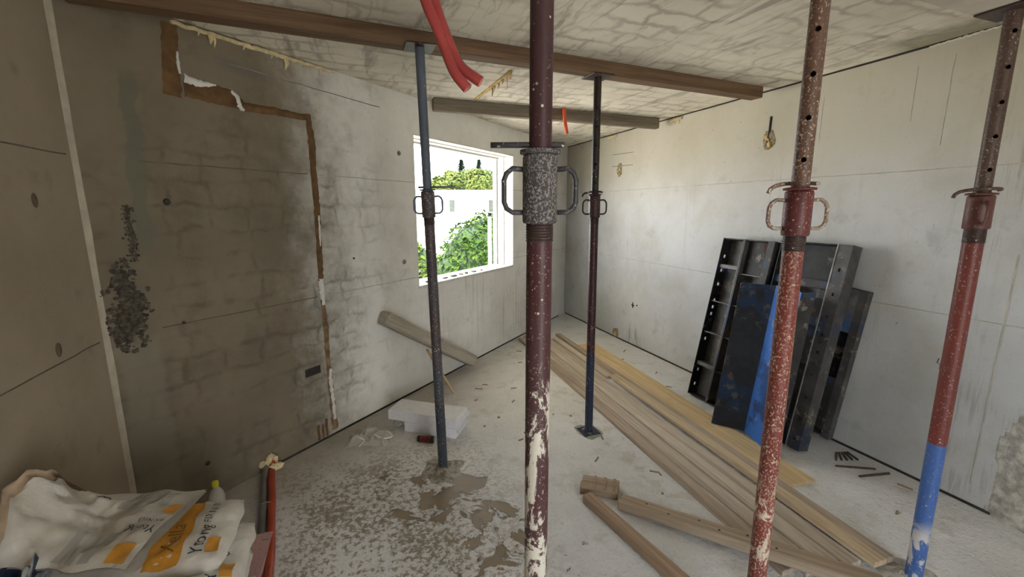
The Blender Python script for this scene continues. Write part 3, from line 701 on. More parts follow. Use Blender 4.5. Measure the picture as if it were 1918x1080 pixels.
board(2.46, 2.70, 4.33, 2.27, 2.515, 1.545, .0, .018, M_ply, 'yellow plywood strip lying beside the boards along the right wall', None, 'plywood_strip')
zt = .001
board(1.90, 1.985, 4.80, 1.70, 1.795, 1.12, zt, .027, M_pl[2], 'dark brown loose board, outermost of the row on the prop side', seed=1)
board(1.99, 2.085, 4.86, 1.80, 1.895, 1.08, zt, .027, M_pl[0], 'greyish loose board, second of the row from the prop side', seed=2)
board(2.09, 2.18, 4.70, 1.90, 1.995, 1.065, zt, .031, M_pl[1], 'pale loose board, third of the row from the prop side', seed=3)
board(2.185, 2.275, 4.78, 2.0, 2.09, 1.04, zt, .028, M_pl[0], 'greyish loose board, fourth of the row from the prop side', seed=4)
board(2.24, 2.315, 3.3, 2.093, 2.165, .985, .0195 + .01, .028, M_pl[3], 'tan loose board with sawn end jutting from the row near the blue footed prop', seed=5)
board(2.385, 2.455, 4.75, 2.17, 2.235, .99, .0195, .030, M_pl[2], 'brown loose board resting on the plywood strip edge', seed=6)
board(2.30, 2.38, 4.66, 2.225, 2.30, 3.34, .001, .026, M_pl[1], 'pale board piece at the window end of the row', seed=7)
def stick(name, a, b, w, h, mat, label, cat, seed=0, group=None, up=(0, 0, 1), taper=0):
    a, b = Vector(a), Vector(b); d = (b - a).normalized(); L = (b - a).length; u = Vector(up); u = (u - d * u.dot(d)).normalized()
    o = MB().bbox(0, L, -w / 2, w / 2, 0, h, min(w, h) * .12, None, min(w, h) * .08, seed).build(name, mat)
    o.matrix_world = frame(a, d, u.cross(d), u); return tag(o, label, cat, group)
stick('timber_batten', (1.150, 1.87, .0), (1.283, 1.02, .0), .062, .055, M_batr, 'reddish square batten touching the short board offcut', 'batten', 1)
e = stick('timber_batten', (1.30, 1.768, .0), (1.96, .88, .056), .085, .055, M_batt, 'greyed nail holed batten lying across the board ends', 'batten', 2)
for k, t in enumerate((.12, .22, .34, .42, .52, .62)):
    MB().lathe([(0, .0012), (.0045, .0012), (.006, 0)], 8, Matrix.Translation((1.18 * t, .012 * (-1) ** k, .0555))).build('nail_hole', M_dark, e)
ofc = empty('board_offcut', M=frame((1.265, 1.93, 0), (.80, -.60, 0), (.60, .80, 0), (0, 0, 1)))
MB().bbox(-.10, .11, -.065, .0, 0, .045, .004, None, .003, 3).build('board_piece', M_batt, ofc)
MB().bbox(-.095, .115, .004, .065, 0, .043, .004, None, .003, 8).build('board_piece', M_batt, ofc)
for k in range(3): MB().bbox(-.03 + .055 * k, -.015 + .055 * k, -.055, .060, .045, .049, .001).build('splinter', M_batr, ofc)
tag(ofc, 'short thick offcut of two boards nailed side by side', 'offcut')
# leaning timber and stick at the window wall
def onw(s, z, out): return onwall(s, z, out)
a = onw(1.64, .735, .055); b = onw(2.83, .052, .085)
stick('leaning_timber', onw(1.585, .725, .062), onw(2.72, -.0, .10) + Vector((0, 0, .022)), .115, .11, m_wood('old_beam', (.29, .255, .20), (.44, .40, .33), 0), 'thick grey squared timber leaning on the wall below the window', 'timber', 5)
stick('leaning_stick', (.778, 3.525, .002), onw(2.16, .345, .012), .022, .018, m_wood('stick_wood', (.42, .30, .17), (.56, .43, .27), 0), 'thin pale lath leaning under the thick squared timber', 'lath', 6)

# ------------------------------------------------------------------ steel formwork against the right wall
def m_steel(name, base, blue, amt, scar=(.30, .28, .24), rough=.55):
    n = NT(name, rough)
    c = n.mix(n.mr(n.noise(6, 6, .65), .35, .65), tuple(k * .55 for k in base), base)
    c = n.mix(n.mr(n.noise(3.1, 5, .6), .62 - amt * .3, .70 - amt * .3), c, blue)
    k = n.math('MULTIPLY', n.mr(n.noise(14, 7, .72), .54, .64), n.mr(n.noise(3.5, 3), .4, .6)); c = n.mix(n.math('MULTIPLY', k, .8), c, scar)
    c = n.mix(n.math('MULTIPLY', n.mr(n.noise(9, 5), .66, .72), .6), c, (.14, .065, .03))
    n.out(c, n.mr(k, 0., 1., rough, .9), .15); n.bump(n.noise(30, 5), .3, .004); return n.m
M_st = m_steel('form_steel', (.055, .052, .05), (.035, .06, .11), .25)
M_stg = m_steel('form_sheet_grey', (.15, .145, .135), (.06, .13, .27), .2)
M_std = m_steel('form_sheet_dark', (.032, .031, .031), (.03, .045, .08), .2)
M_stf = m_steel('form_side_dark', (.020, .019, .024), (.02, .022, .04), .3)
M_rib = m_steel('form_rib', (.20, .19, .175), (.12, .13, .15), .2)
M_stw = m_steel('form_worn_frame', (.10, .096, .095), (.045, .055, .085), .25, (.36, .31, .22))
M_blD = m_steel('form_blue_dark', (.022, .024, .03), (.012, .028, .070), .55, (.12, .10, .075), .45)
M_blB = m_steel('form_blue_bright', (.035, .10, .30), (.045, .16, .50), .7, (.40, .37, .32), .5)
def panel_frame(xb, yl, lean, roll=0., lift=.0):
    a = R(lean); X = Vector((0, -1, 0)); Z = Vector((math.sin(a), 0, math.cos(a))); Y = Z.cross(X)
    return frame((xb, yl, lift), X, Y, Z) @ Matrix.Rotation(R(roll), 4, 'Y')
def plate_holes(mb, x, y0, y1, z0, z1, holes, t, r=.012, axis='x'):
    """flat bar in the y-z plane (or x-z) with real square-ish holes at heights"""
    ym = (y0 + y1) / 2; zs = [z0] + [q for h in holes for q in (h - r, h + r)] + [z1]
    def bx(a0, a1, c0, c1):
        if axis == 'x': mb.box(x, x + t, a0, a1, c0, c1)
        else: mb.box(a0, a1, x, x + t, c0, c1)
    for i in range(len(zs) - 1):
        if i % 2 == 0: bx(y0, y1, zs[i], zs[i + 1])
        else: bx(y0, ym - r * .8, zs[i], zs[i + 1]); bx(ym + r * .8, y1, zs[i], zs[i + 1])
    return mb
PH = 1.37
# panel standing furthest along the wall
D1 = .105
e1 = empty('formwork_panel', M=panel_frame(2.695, 2.785, 11., 0, D1 * math.sin(R(11))))
W1 = .475
sh = MB(); 
sh.box(.006, W1, D1 - .006, D1, .0, PH).build('face_sheet', M_stg, e1)
plate_holes(MB(), 0, .0, D1, 0, PH, [.09, .22, .50, .72, .78, .84, .98, 1.10, 1.22], .006, .013).build('side_rail', M_stf, e1)
MB().box(W1 - .006, W1, 0, D1, 0, PH).build('side_rail', M_st, e1)
MB().box(W1 - .055, W1 - .0065, 0, .006, 0, PH).build('front_flange', M_st, e1)
MB().box(.2, .206, 0, D1 - .0065, 0, PH).build('middle_rail', M_rib, e1)
MB().box(.206, .222, 0, .006, 0, PH).build('middle_flange', M_st, e1)
for zz, th_ in ((.0, .008), (PH - .008, .008)): MB().box(.0065, W1 - .0065, .0065, D1 - .0065, zz, zz + th_).build('end_rail', M_st, e1)
for zz in (.27, .56, .83, 1.12): MB().box(.0065, .1995, .02, D1 - .0065, zz, zz + (.03 if zz in (.27, 1.12) else .007)).build('cross_rib', M_rib, e1)
for zz in (.27, .56, .83, 1.09): MB().box(.2065, W1 - .0065, .02, D1 - .0065, zz, zz + .007).build('cross_rib', M_rib, e1)
MB().box(.206 + .016, W1 - .06, .05, .056, 1.10, PH - .01).build('stiffener_plate', M_std, e1)
MB().add([(W1 - .13, .045, PH - .01), (W1 - .056, .045, PH - .01), (W1 - .056, .045, PH - .12), (W1 - .10, .045, PH - .10)], [(0, 1, 2, 3)]).build('corner_gusset', plain('rust_gusset', (.085, .042, .026), .8, .4), e1)
tag(e1, 'dark steel formwork panel with ribbed pockets and a row of bolt holes', 'formwork', 'formwork leaning on the right wall')
# second panel, towards the camera
e2 = empty('formwork_panel', M=panel_frame(2.705, 2.27, 11., 0, .095 * math.sin(R(11))))
W2 = .485; D2 = .095; PH2 = 1.385
MB().box(0, W2 - .006, D2 - .006, D2, 1.08, PH2).build('face_sheet', M_std, e2)
MB().box(0, W2 - .006, D2 - .006, D2, .0, 1.02).build('face_sheet', M_std, e2)
MB().box(0, .006, 0, D2 - .0065, 0, PH2).build('side_rail', M_std, e2)
plate_holes(MB(), 0, W2 - .085, W2, 0, PH2, [.07, .21, .36, .52, .67, .74, .79, .91, 1.06, 1.22], .006, .011, 'y').build('front_rail', M_stw, e2)
MB().box(W2 - .006, W2, .0065, D2, 0, PH2).build('side_rail', M_stw, e2)
MB().box(W2 - .092, W2 - .0855, -.004, D2 - .02, 0, PH2).build('inner_lip', m_steel('form_lip_bright', (.42, .42, .41), (.30, .32, .36), .2), e2)
MB().box(.0065, W2 - .0855, .02, D2 - .0065, 1.085, 1.135).build('cross_rib', M_st, e2)
MB().box(.0065, W2 - .0855, .0065, D2 - .0065, PH2 - .008, PH2).build('end_rail', M_std, e2)
MB().box(.0065, W2 - .0855, .0065, D2 - .0065, 0, .008).build('end_rail', M_std, e2)
for zz in (.30, .56, .82): MB().box(.0065, W2 - .0855, .03, D2 - .0065, zz, zz + .007).build('cross_rib', M_std, e2)
MB().box(W2 - .17, W2 - .11, .03, .036, .16, .56).build('stiffener_plate', M_st, e2)
MB().lathe([(0, .004), (.008, .004), (.010, 0)], 10, Matrix.Translation((W2 - .045, -.0005, 1.30)) @ Matrix.Rotation(R(90), 4, 'X')).build('rivet', M_rib, e2)
tag(e2, 'black steel formwork panel with a scraped pierced edge rail', 'formwork', 'formwork leaning on the right wall')
# small panel behind
e3 = empty('formwork_panel', M=panel_frame(3.022, 2.10, 1.2, 5.6, .055))
W3, D3, PH3 = .295, .05, 1.06
MB().box(0, W3, D3 - .005, D3, 0, PH3).build('face_sheet', M_std, e3)
MB().box(W3 - .05, W3, .0, .006, 0, PH3).build('front_flange', M_stw, e3)
MB().box(W3 - .006, W3, .0065, D3 - .0055, 0, PH3).build('side_rail', M_stw, e3)
MB().box(0, W3 - .0065, .0065, D3 - .0055, PH3 - .008, PH3).build('end_rail', M_st, e3)
MB().box(0, W3 - .0505, .0, .006, PH3 - .29, PH3).build('top_plate', M_stg, e3)
MB().box(.1, W3 - .0505, .0, .006, .05, .44).build('bottom_plate', M_st, e3)
mb = MB(); mb.tube([(W3 - .13, -.008, PH3 - .03), (W3 - .14, -.012, PH3 - .07), (W3 - .12, -.010, PH3 - .10), (W3 - .10, -.006, PH3 - .11)], .009, 8); mb.build('lifting_hook', M_stf, e3)
tag(e3, 'small blackened formwork panel tucked between wall and bigger panel', 'formwork', 'formwork leaning on the right wall')
# blue corner form in front
zb = .022
cB, dB, eB = Vector((2.462, 2.285, zb)), Vector((2.592, 2.108, zb)), Vector((2.505, 1.865, zb))
up = Vector((.155, -.004, 1.06))
e4 = empty('corner_form', dB)
def quadbox(name, a, b, up, t, mat, parent, org):
    a, b = a - org, b - org; n = (b - a).cross(up).normalized()
    if n.x < 0: n = -n
    vs = [a, b, b + up, a + up]; vs += [v + n * t for v in vs]
    for v in vs: v.z = max(v.z, 0)
    return MB().add(vs, [(0, 1, 2, 3), (7, 6, 5, 4), (0, 4, 5, 1), (1, 5, 6, 2), (2, 6, 7, 3), (3, 7, 4, 0)]).build(name, mat, parent)
quadbox('dark_leaf', cB, dB, up, .008, M_blD, e4, dB); quadbox('bright_leaf', dB, eB, up, .008, M_blB, e4, dB)
ud = Vector((.06, .02, 0)); quadbox('edge_flange', cB, cB + Vector((.085, .045, 0)), up, .006, M_std, e4, dB)
quadbox('edge_flange', eB + Vector((.075, -.04, 0)), eB, up, .006, M_st, e4, dB)
for q in (0.02, .33, .66, .975):
    a_ = up * q; mbx = MB(); A = [cB + Vector((.01, .002, 0)), dB + Vector((.014, 0, 0)), eB + Vector((.010, -.004, 0)), eB + Vector((.07, -.03, 0)), dB + Vector((.075, 0, 0)), cB + Vector((.08, .04, 0))]
    vs = [p + a_ - dB for p in A]; vs += [v + Vector((0, 0, .007)) for v in vs]
    mbx.add(vs, [(0, 1, 4, 5), (1, 2, 3, 4), (6, 11, 10, 7), (7, 10, 9, 8)] + [(i, (i + 1) % 6, 6 + (i + 1) % 6, 6 + i) for i in range(6)]); mbx.build('cross_rib', M_st, e4)
tag(e4, 'folded blue steel corner form with one bright and one dark leaf', 'formwork', 'formwork leaning on the right wall')

# ------------------------------------------------------------------ aerated blocks, can, plastic, bottle
M_aac = plain('aerated_concrete', (.70, .70, .72), .9, .05, 30, bump=.35)
def block(o, ang, L, W, T, label, seed):
    e = empty('aerated_block', M=Matrix.Translation(o) @ Matrix.Rotation(ang, 4, 'Z'))
    # tongue at one end
    b = MB(); prof = [(0, 0), (L, 0), (L, T * .30), (L + .018, T * .38), (L + .018, T * .62), (L, T * .70), (L, T), (0, T)]
    n_ = len(prof); vs = [(x, 0, z) for x, z in prof] + [(x, W, z) for x, z in prof]
    b.add(vs, [tuple(range(n_)), tuple(reversed(range(n_, 2 * n_)))] + [(i, n_ + i, n_ + (i + 1) % n_, (i + 1) % n_) for i in range(n_)])
    bo = b.build('block_body', M_aac, e); bv = bo.modifiers.new('bevel', 'BEVEL'); bv.width = .004; bv.segments = 2
    return tag(e, label, 'block', 'white aerated blocks on the floor')
BA = math.atan2(-.338, .454)
bd = Vector((math.cos(BA), math.sin(BA), 0))
block(Vector((.192, 3.095, .075)), BA, .55, .20, .075, 'white aerated concrete block, upper of the two by the window wall', 1)
block(Vector((.192, 3.095, 0)) + bd * .13, BA, .405, .20, .0745, 'white aerated concrete block, lower of the two by the window wall', 2)
lm = MB(); 
for k in range(8): pebble(lm, (random.gauss(0, .02), random.gauss(0, .02), .036 + random.gauss(0, .006)), random.uniform(.026, .036), (1, 1, 1), k)
tag(lm.build('mortar_lump', plain('pale_mortar', (.44, .41, .36), .95, .15, 20, bump=.8)), 'pale rounded mortar lump propping the end of the upper block', 'lump').location = (.268, 3.113, 0)
can = empty('drink_can', M=frame((.365, 2.835, .0235), Vector((.11, -.05, 0)).orthogonal(), Vector((.11, -.05, 0)).cross(Vector((.11, -.05, 0)).orthogonal()), (.11, -.05, 0)))
M_can = NT('can_print', .35); zc = M_can.xyz()[2]; cc_ = M_can.mix(M_can.mr(M_can.noise(45, 3), .5, .56), (.20, .028, .022), (.05, .03, .028))
M_can.out(M_can.mix(M_can.box(zc, .022, .098, .004), (.018, .018, .02), cc_), .35); M_can = M_can.m
MB().lathe([(0, .003), (.016, .003), (.019, 0), (.0235, .010), (.0235, .108), (.020, .118)], 20).build('can_body', M_can, can)
MB().lathe([(.020, .118), (.0195, .120), (.018, .116), (0, .116)], 20).build('can_rim', plain('alu', (.5, .5, .5), .35, .1, metal=.9), can)
tag(can, 'small black and red drink can lying against the white blocks', 'can')
pl = NT('clear_film', .25); pl.out((.72, .68, .60)); pl.b.inputs['Alpha'].default_value = .42; pl = pl.m
fb_ = MB(); vs = []; fs = []; N_ = 22
for j in range(N_ + 1):
    for i in range(N_ + 1):
        u, v = i / N_ - .5, j / N_ - .5; q = Vector((u * 6, v * 6, 2)); z = max(0, .035 + .05 * noise.fractal(q, 1, 2, 4)) * max(0, 1 - (2 * u) ** 4) * max(0, 1 - (2 * v) ** 4) + .003
        w = noise.noise_vector(q * .7) * .035; vs.append((u * .30 + w.x, v * .20 + w.y, z))
for j in range(N_):
    for i in range(N_): fs.append((j * (N_ + 1) + i, j * (N_ + 1) + i + 1, (j + 1) * (N_ + 1) + i + 1, (j + 1) * (N_ + 1) + i))
pbag = empty('plastic_bag', (.06, 2.985, 0)); pbag.rotation_euler.z = R(-20)
fb_.add(vs, fs, None, True).build('film', pl, pbag)
for pts in ([(-.13, .02, .02), (-.07, -.05, .045), (-.02, -.07, .03), (-.05, -.11, .008)], [(.03, -.02, .05), (.10, -.05, .035), (.15, .0, .02), (.12, .04, .03), (.06, .03, .05)]):
    MB().tube(spl(pts, 6), .004, 6).build('handle_strip', plain('white_strip', (.78, .76, .70), .6), pbag)
tag(pbag, 'crumpled clear plastic bag with white handles on the muddy floor', 'bag')
tag(MB().bbox(-.035, .035, -.02, .02, 0, .012, .002).build('paper_scrap', plain('scrap_white', (.75, .73, .68), .7)), 'small white scrap beside the clear plastic bag', 'scrap').location = (.045, 3.13, 0)
bot = empty('plastic_bottle', (-.742, 2.49, 0))
gl = NT('bottle_pet', .12); gl.out((.85, .83, .76)); gl.b.inputs['Alpha'].default_value = .35; gl = gl.m
MB().lathe([(0, .002), (.036, .002), (.040, .012), (.040, .095), (.036, .105), (.030, .125), (.018, .142), (.013, .150), (.013, .158)], 22).build('bottle_body', gl, bot)
MB().lathe([(.0155, .155), (.0155, .178), (.013, .182), (0, .182)], 18).build('cap', plain('yellow_cap', (.60, .55, .03), .5), bot)
tag(bot, 'clear plastic bottle with a yellow cap behind the cement bags', 'bottle')

# ------------------------------------------------------------------ cement bags, tarp, pink board
M_paper = NT('bag_paper', .7); kk = M_paper.noise(7, 5); M_paper.out(M_paper.mix(M_paper.mr(kk, .35, .7), (.46, .425, .36), (.62, .585, .52))); M_paper.bump(M_paper.noise(22, 5, .6, .6), .5, .012); M_paper = M_paper.m
M_or = plain('bag_orange', (.56, .26, .035), .7, .15, 20); M_ink = plain('bag_ink', (.045, .045, .05), .7, .1); M_gink = plain('bag_grey_print', (.34, .32, .29), .7, .1)
def bag_surface(L, W, T, seed):
    def S(u, v, off=0., topside=True):
        q = max(0, 1 - abs(u) ** 3.4) ** .42 * max(0, 1 - abs(v) ** 3.2) ** .45
        wr2 = noise.fractal(Vector((u * L * 9 + seed * 5, v * W * 9, seed)), 1, 2, 3) * .010 * min(1, q * 2)
        z = T * .5 + (T * .5 * q + wr2 + off if topside else -T * .5 * q)
        sx = 1 - .05 * (1 - q) * abs(v) ** 4; return Vector((u * L / 2 * sx + noise.noise(Vector((v * 3, seed, 1))) * .008, v * W / 2 + noise.noise(Vector((u * 3, seed, 2))) * .010, z))
    return S
def patch(S, u0, u1, v0, v1, off, n=(14, 14)):
    vs = []; fs = []
    for j in range(n[1] + 1):
        for i in range(n[0] + 1): vs.append(S(u0 + (u1 - u0) * i / n[0], v0 + (v1 - v0) * j / n[1], off))
    for j in range(n[1]):
        for i in range(n[0]): fs.append((j * (n[0] + 1) + i, j * (n[0] + 1) + i + 1, (j + 1) * (n[0] + 1) + i + 1, (j + 1) * (n[0] + 1) + i))
    return MB().add(vs, fs, None, True)
def text_on(S, txt, u, v, size, L, W, rot, off, mat, parent, name='lettering'):
    me = text_mesh(txt, 1.0); c, s_ = math.cos(rot), math.sin(rot)
    vs = []
    for p in me.vertices:
        x, y = p.co.x * size, (p.co.y - .35) * size
        X, Y = c * x - s_ * y, s_ * x + c * y
        vs.append(S(u + X / (L / 2), v + Y / (W / 2), off))
    fs = [tuple(f.vertices) for f in me.polygons]; bpy.data.meshes.remove(me)
    return MB().add(vs, fs).build(name, mat, parent)
def cement_bag(loc, rz, L, W, T, seed, label, deco=True, tilt=0):
    e = empty('cement_bag', M=Matrix.Translation(loc) @ Matrix.Rotation(rz, 4, 'Z') @ Matrix.Rotation(tilt, 4, 'Y')); S = bag_surface(L, W, T, seed)
    NU, NV = 30, 22; mb = MB()
    for side in (True, False):
        vs = [S(-1 + 2 * i / NU, -1 + 2 * j / NV, 0, side) for j in range(NV + 1) for i in range(NU + 1)]
        fs = [(j * (NU + 1) + i, j * (NU + 1) + i + 1, (j + 1) * (NU + 1) + i + 1, (j + 1) * (NU + 1) + i) for j in range(NV) for i in range(NU)]
        mb.add(vs, fs if side else [tuple(reversed(f)) for f in fs], None, True)
    mb.build('paper_sack', M_paper, e)
    if deco:
        patch(S, .30, .60, -.92, .92, .0022).build('orange_band', M_or, e)
        text_on(S, 'Ytong', .72, -.42, .050, L, W, R(90), .004, M_ink, e)
        text_on(S, 'FIX N103', .72, .38, .031, L, W, R(90), .004, M_ink, e)
        text_on(S, 'Xella', .45, -.30, .06, L, W, R(90), .0042, plain('bag_brown_ink', (.22, .11, .03), .7), e)
        patch(S, .80, .92, -.72, -.40, .003, (6, 6)).build('orange_label', M_or, e)
        for k in range(4): patch(S, -.6 + .2 * k, -.46 + .2 * k, -.6, .5, .0022, (6, 10)).build('grey_print', M_gink, e)
    return tag(e, label, 'cement bag', 'cement bags stacked in the corner')
T_ = .104
posn = ['lowest', 'second', 'third', 'fourth', 'topmost']
for k in range(5):
    cement_bag((-.715 + random.uniform(-.01, .012) + (.02 if k == 3 else 0), 1.585 + random.uniform(-.008, .008), k * T_ * 1.10), random.uniform(-.03, .03), .60, .34, T_, k + 1, f'white paper cement bag with orange band, {posn[k]} of the stack beside the pink board', k >= 2)
for k in range(5):
    cement_bag((-.735 + random.uniform(-.012, .012), 1.205 + random.uniform(-.006, .006), k * T_ * 1.10), random.uniform(-.04, .04), .57, .33, T_, k + 11, f'white paper cement bag, {posn[k]} of the stack half covered by blue sheeting', k >= 3)
# opened, emptied bag on top
eo = empty('empty_bag', M=Matrix.Translation((-.775, 1.585, .592)) @ Matrix.Rotation(R(162), 4, 'Z'))
LE, WE = .385, .35
def SE(u, v, off=0., side=1):     # u 0..1 from sealed end to mouth, v -1..1
    open_ = max(0, (u - .55) / .45) ** 1.5
    h = .006 + .020 * (1 - abs(v) ** 3) + open_ * .075 * (1 - v * v) + .010 * math.sin(u * 9 + v * 2) * (1 - abs(v))
    f = noise.fractal(Vector((u * 4.5, v * 2.2, 4 + side * .2)), .9, 2, 4) * .024 * (.3 + u) + .016 * u * (1 - abs(noise.noise(Vector((u * 3.1 + v, v * 2.3, 8)))) * 2.4)
    x = -.20 + u * LE + noise.noise(Vector((v * 2, u * 3, 9))) * .03 * u; y = v * WE / 2 * (1 - .10 * u + .10 * noise.noise(Vector((u * 4, 3, 3))))
    z = .015 + (h + f * (1 - abs(v) ** 4) + off if side > 0 else -.004 * (1 - abs(v)) - .0)
    if side > 0: z += open_ * .035 * (1 - abs(v))
    return Vector((x, y, max(z, .006 if side > 0 else .002)))
mb = MB(); NU, NV = 44, 30
for side in (1, -1):
    vs = [SE(i / NU, -1 + 2 * j / NV, 0, side) for j in range(NV + 1) for i in range(NU + 1)]
    fs = [(j * (NU + 1) + i, j * (NU + 1) + i + 1, (j + 1) * (NU + 1) + i + 1, (j + 1) * (NU + 1) + i) for j in range(NV) for i in range(NU)]
    mb.add(vs, fs, None, True)
mb.build('paper_sack', M_paper, eo)
SE2 = lambda u, v, off=0.: SE(u, v, off)
def SEc(u, v, off=0.): return SE((u + 1) / 2, v, off)
for (u0, u1, v0, v1) in ((.30, .37, .30, .90), (.41, .48, .30, .92), (.52, .59, .35, .92), (.16, .22, -.88, -.35), (.26, .32, -.88, -.35), (.36, .42, -.88, -.30), (.46, .52, -.88, -.30)): patch(SE2, u0, u1, v0, v1, .003, (5, 12)).build('grey_print', M_gink, eo)
patch(SE2, .02, .11, -.42, -.12, .003, (6, 8)).build('orange_label', M_or, eo); patch(SE2, .05, .19, .62, .95, .003, (6, 8)).build('orange_label', M_or, eo)
text_on(SEc, 'Ytong', -.72, .32, .040, LE, WE, 0, .004, M_ink, eo); text_on(SEc, 'FIX N103', -.76, .10, .020, LE, WE, 0, .004, M_ink, eo)
mb = MB()
for pts in ([(.02, -.085, 0), (.032, -.10, 0), (.044, -.085, 0)], [(.038, -.082, 0), (.05, -.097, 0), (.062, -.082, 0)]):
    mb.tube([SE((p[0] + .30) / .50, p[1] / .175, .003) for p in pts], .0014, 5)
mb.build('printed_mark', M_ink, eo)
# curled paper lip and dark inside at the mouth
lip = MB(); vs = []; fs = []
for j in range(17):
    v = -1 + 2 * j / 16; b0 = SE(1, v)
    for i in range(6):
        t = i / 5; a_ = t * 2.6
        vs.append(b0 + Vector((.028 * math.sin(a_) + .02 * noise.noise(Vector((v * 3, t, 1))), 0, .028 * (1 - math.cos(a_)) * (.5 + .6 * abs(noise.noise(Vector((v * 2, 1, 1)))) * 2))))
for j in range(16):
    for i in range(5): fs.append((j * 6 + i, j * 6 + i + 1, (j + 1) * 6 + i + 1, (j + 1) * 6 + i))
lip.add(vs, fs, None, True); lip.build('curled_mouth', plain('kraft_inside', (.36, .27, .18), .8, .2, 20), eo)
tag(eo, 'torn open empty cement bag with upside down print on top of the stack', 'empty bag')
# crumpled blue and white sheeting
M_tarp = NT('blue_white_film', .4); k_ = M_tarp.noise(3.6, 3, .5, 1.2); M_tarp.out(M_tarp.mix(M_tarp.mr(k_, .50, .53), (.022, .035, .070), M_tarp.mix(M_tarp.mr(M_tarp.noise(14, 3), .5, .56), (.50, .48, .44), (.30, .30, .29)))); M_tarp = M_tarp.m
def sheet(name, c, lx, ly, rz, amp, seed, mat, label, nn=34):
    vs = []; fs = []
    for j in range(nn + 1):
        for i in range(nn + 1):
            u, v = i / nn - .5, j / nn - .5; q = Vector((u * 3.5, v * 3.5, seed)); w = noise.noise_vector(q) * .03
            rdg = abs(noise.fractal(q * 1.2, .9, 2.1, 4)); vs.append((u * lx + w.x, v * ly + w.y, amp * rdg + .003))
    for j in range(nn):
        for i in range(nn): fs.append((j * (nn + 1) + i, j * (nn + 1) + i + 1, (j + 1) * (nn + 1) + i + 1, (j + 1) * (nn + 1) + i))
    o = MB().add(vs, fs, None, True).build(name, mat); o.location = c; o.rotation_euler.z = rz; return tag(o, label, 'plastic sheet')
sheet('plastic_sheet', (-.945, 1.44, .562), .17, .46, .0, .10, 3.3, M_tarp, 'crumpled dark blue and white plastic sheeting over the cement bags')
# pink insulation board
n = NT('pink_board', .8); n.out(n.mix(n.mr(n.voro(60), .12, .2, 1., 0.), (.46, .27, .26), (.20, .11, .11))); n.bump(n.noise(50), .3, .004)
pk = MB().bbox(-.15, .15, 0, 1.0, 0, .045, .003).build('pink_insulation_board', n.m); pk.location = (-.63, 1.18, .0); pk.rotation_euler.z = R(-2)
pk.location = (-.60, 1.775, 0); 
pk.data.transform(Matrix.Scale(.40, 4, (0, 1, 0)))
tag(pk, 'pink speckled insulation board on the floor beside the red pipe', 'board')

# ------------------------------------------------------------------ small debris
M_chip = m_wood('chip_wood', (.20, .13, .07), (.36, .26, .15), 0); M_rod = plain('rusty_rod', (.085, .062, .045), .8, .3, 30)
chips = [(2.887, 3.983, 40, .10), (2.70, 3.75, 10, .03), (1.02, 3.55, -25, .07), (1.10, 3.62, -30, .05), (1.32, 3.45, -10, .05), (1.5, 3.3, 60, .05), (1.22, 3.2, 45, .05), (1.62, 4.05, 10, .05), (1.75, 4.4, -20, .06), (1.30, 2.95, 70, .05), (1.62, 3.65, 60, .05),
         (1.42, 2.2, 40, .06), (1.68, 1.96, -40, .05), (1.70, 1.93, 80, .04), (1.60, 2.42, 70, .05), (2.78, 3.3, 35, .05), (2.66, 2.98, -50, .05), (2.957, 1.317, -75, .07), (2.658, 1.198, 20, .04), (.45, 2.1, 30, .05), (.55, 1.6, -30, .03), (1.05, 2.6, 15, .04), (.93, 3.33, 20, .03)]
for i, (x_, y_, a_, l_) in enumerate(chips):
    o = MB().bbox(-l_ / 2, l_ / 2, -.005, .005, 0, .006, .001, None, .001, i).build('wood_splinter', M_chip); o.location = (x_, y_, 0); o.rotation_euler.z = R(a_)
    tag(o, 'thin wood splinter on the floor strip between plywood and right wall' if x_ > 2.6 else 'thin wood splinter on the pale floor between white blocks and boards' if y_ > 2.7 else 'thin wood splinter on the open floor among the props', 'splinter', 'splinters on the floor')
for i in range(14):
    mb = MB(); pebble(mb, (0, 0, .005), random.uniform(.007, .014), (1, 1, .7), i)
    o = mb.build('mortar_pebble', M_mud if i % 2 else M_chip); t = i / 14
    o.location = (random.uniform(.1, 1.6), random.uniform(1.5, 3.3), 0)
    if abs(o.location.x - .5) < .45 and o.location.y > 2.3: o.location.x += .75
    tag(o, 'dark mortar crumb lying loose on the dusty floor', 'crumb', 'crumbs on the floor')
stick('reinforcing_rod', (2.79, 1.60, 0), (2.99, 1.49, 0), .012, .010, M_rod, 'longer rusty rod on the floor before the right wall', 'rod', 1)
stick('reinforcing_rod', (2.81, 1.475, 0), (3.02, 1.43, 0), .013, .010, M_rod, 'rusty rod lying askew, close to the longer rod', 'rod', 2)
for k in range(5):
    stick('reinforcing_rod', (2.955 + .018 * k, 1.70 - .005 * k, 0.0), (2.86 + .034 * k, 1.64 - .012 * k, .0), .011, .011, M_rod, 'short black rod in the bundle beside the small formwork panel', 'rod', k, 'bundle of short black rods')

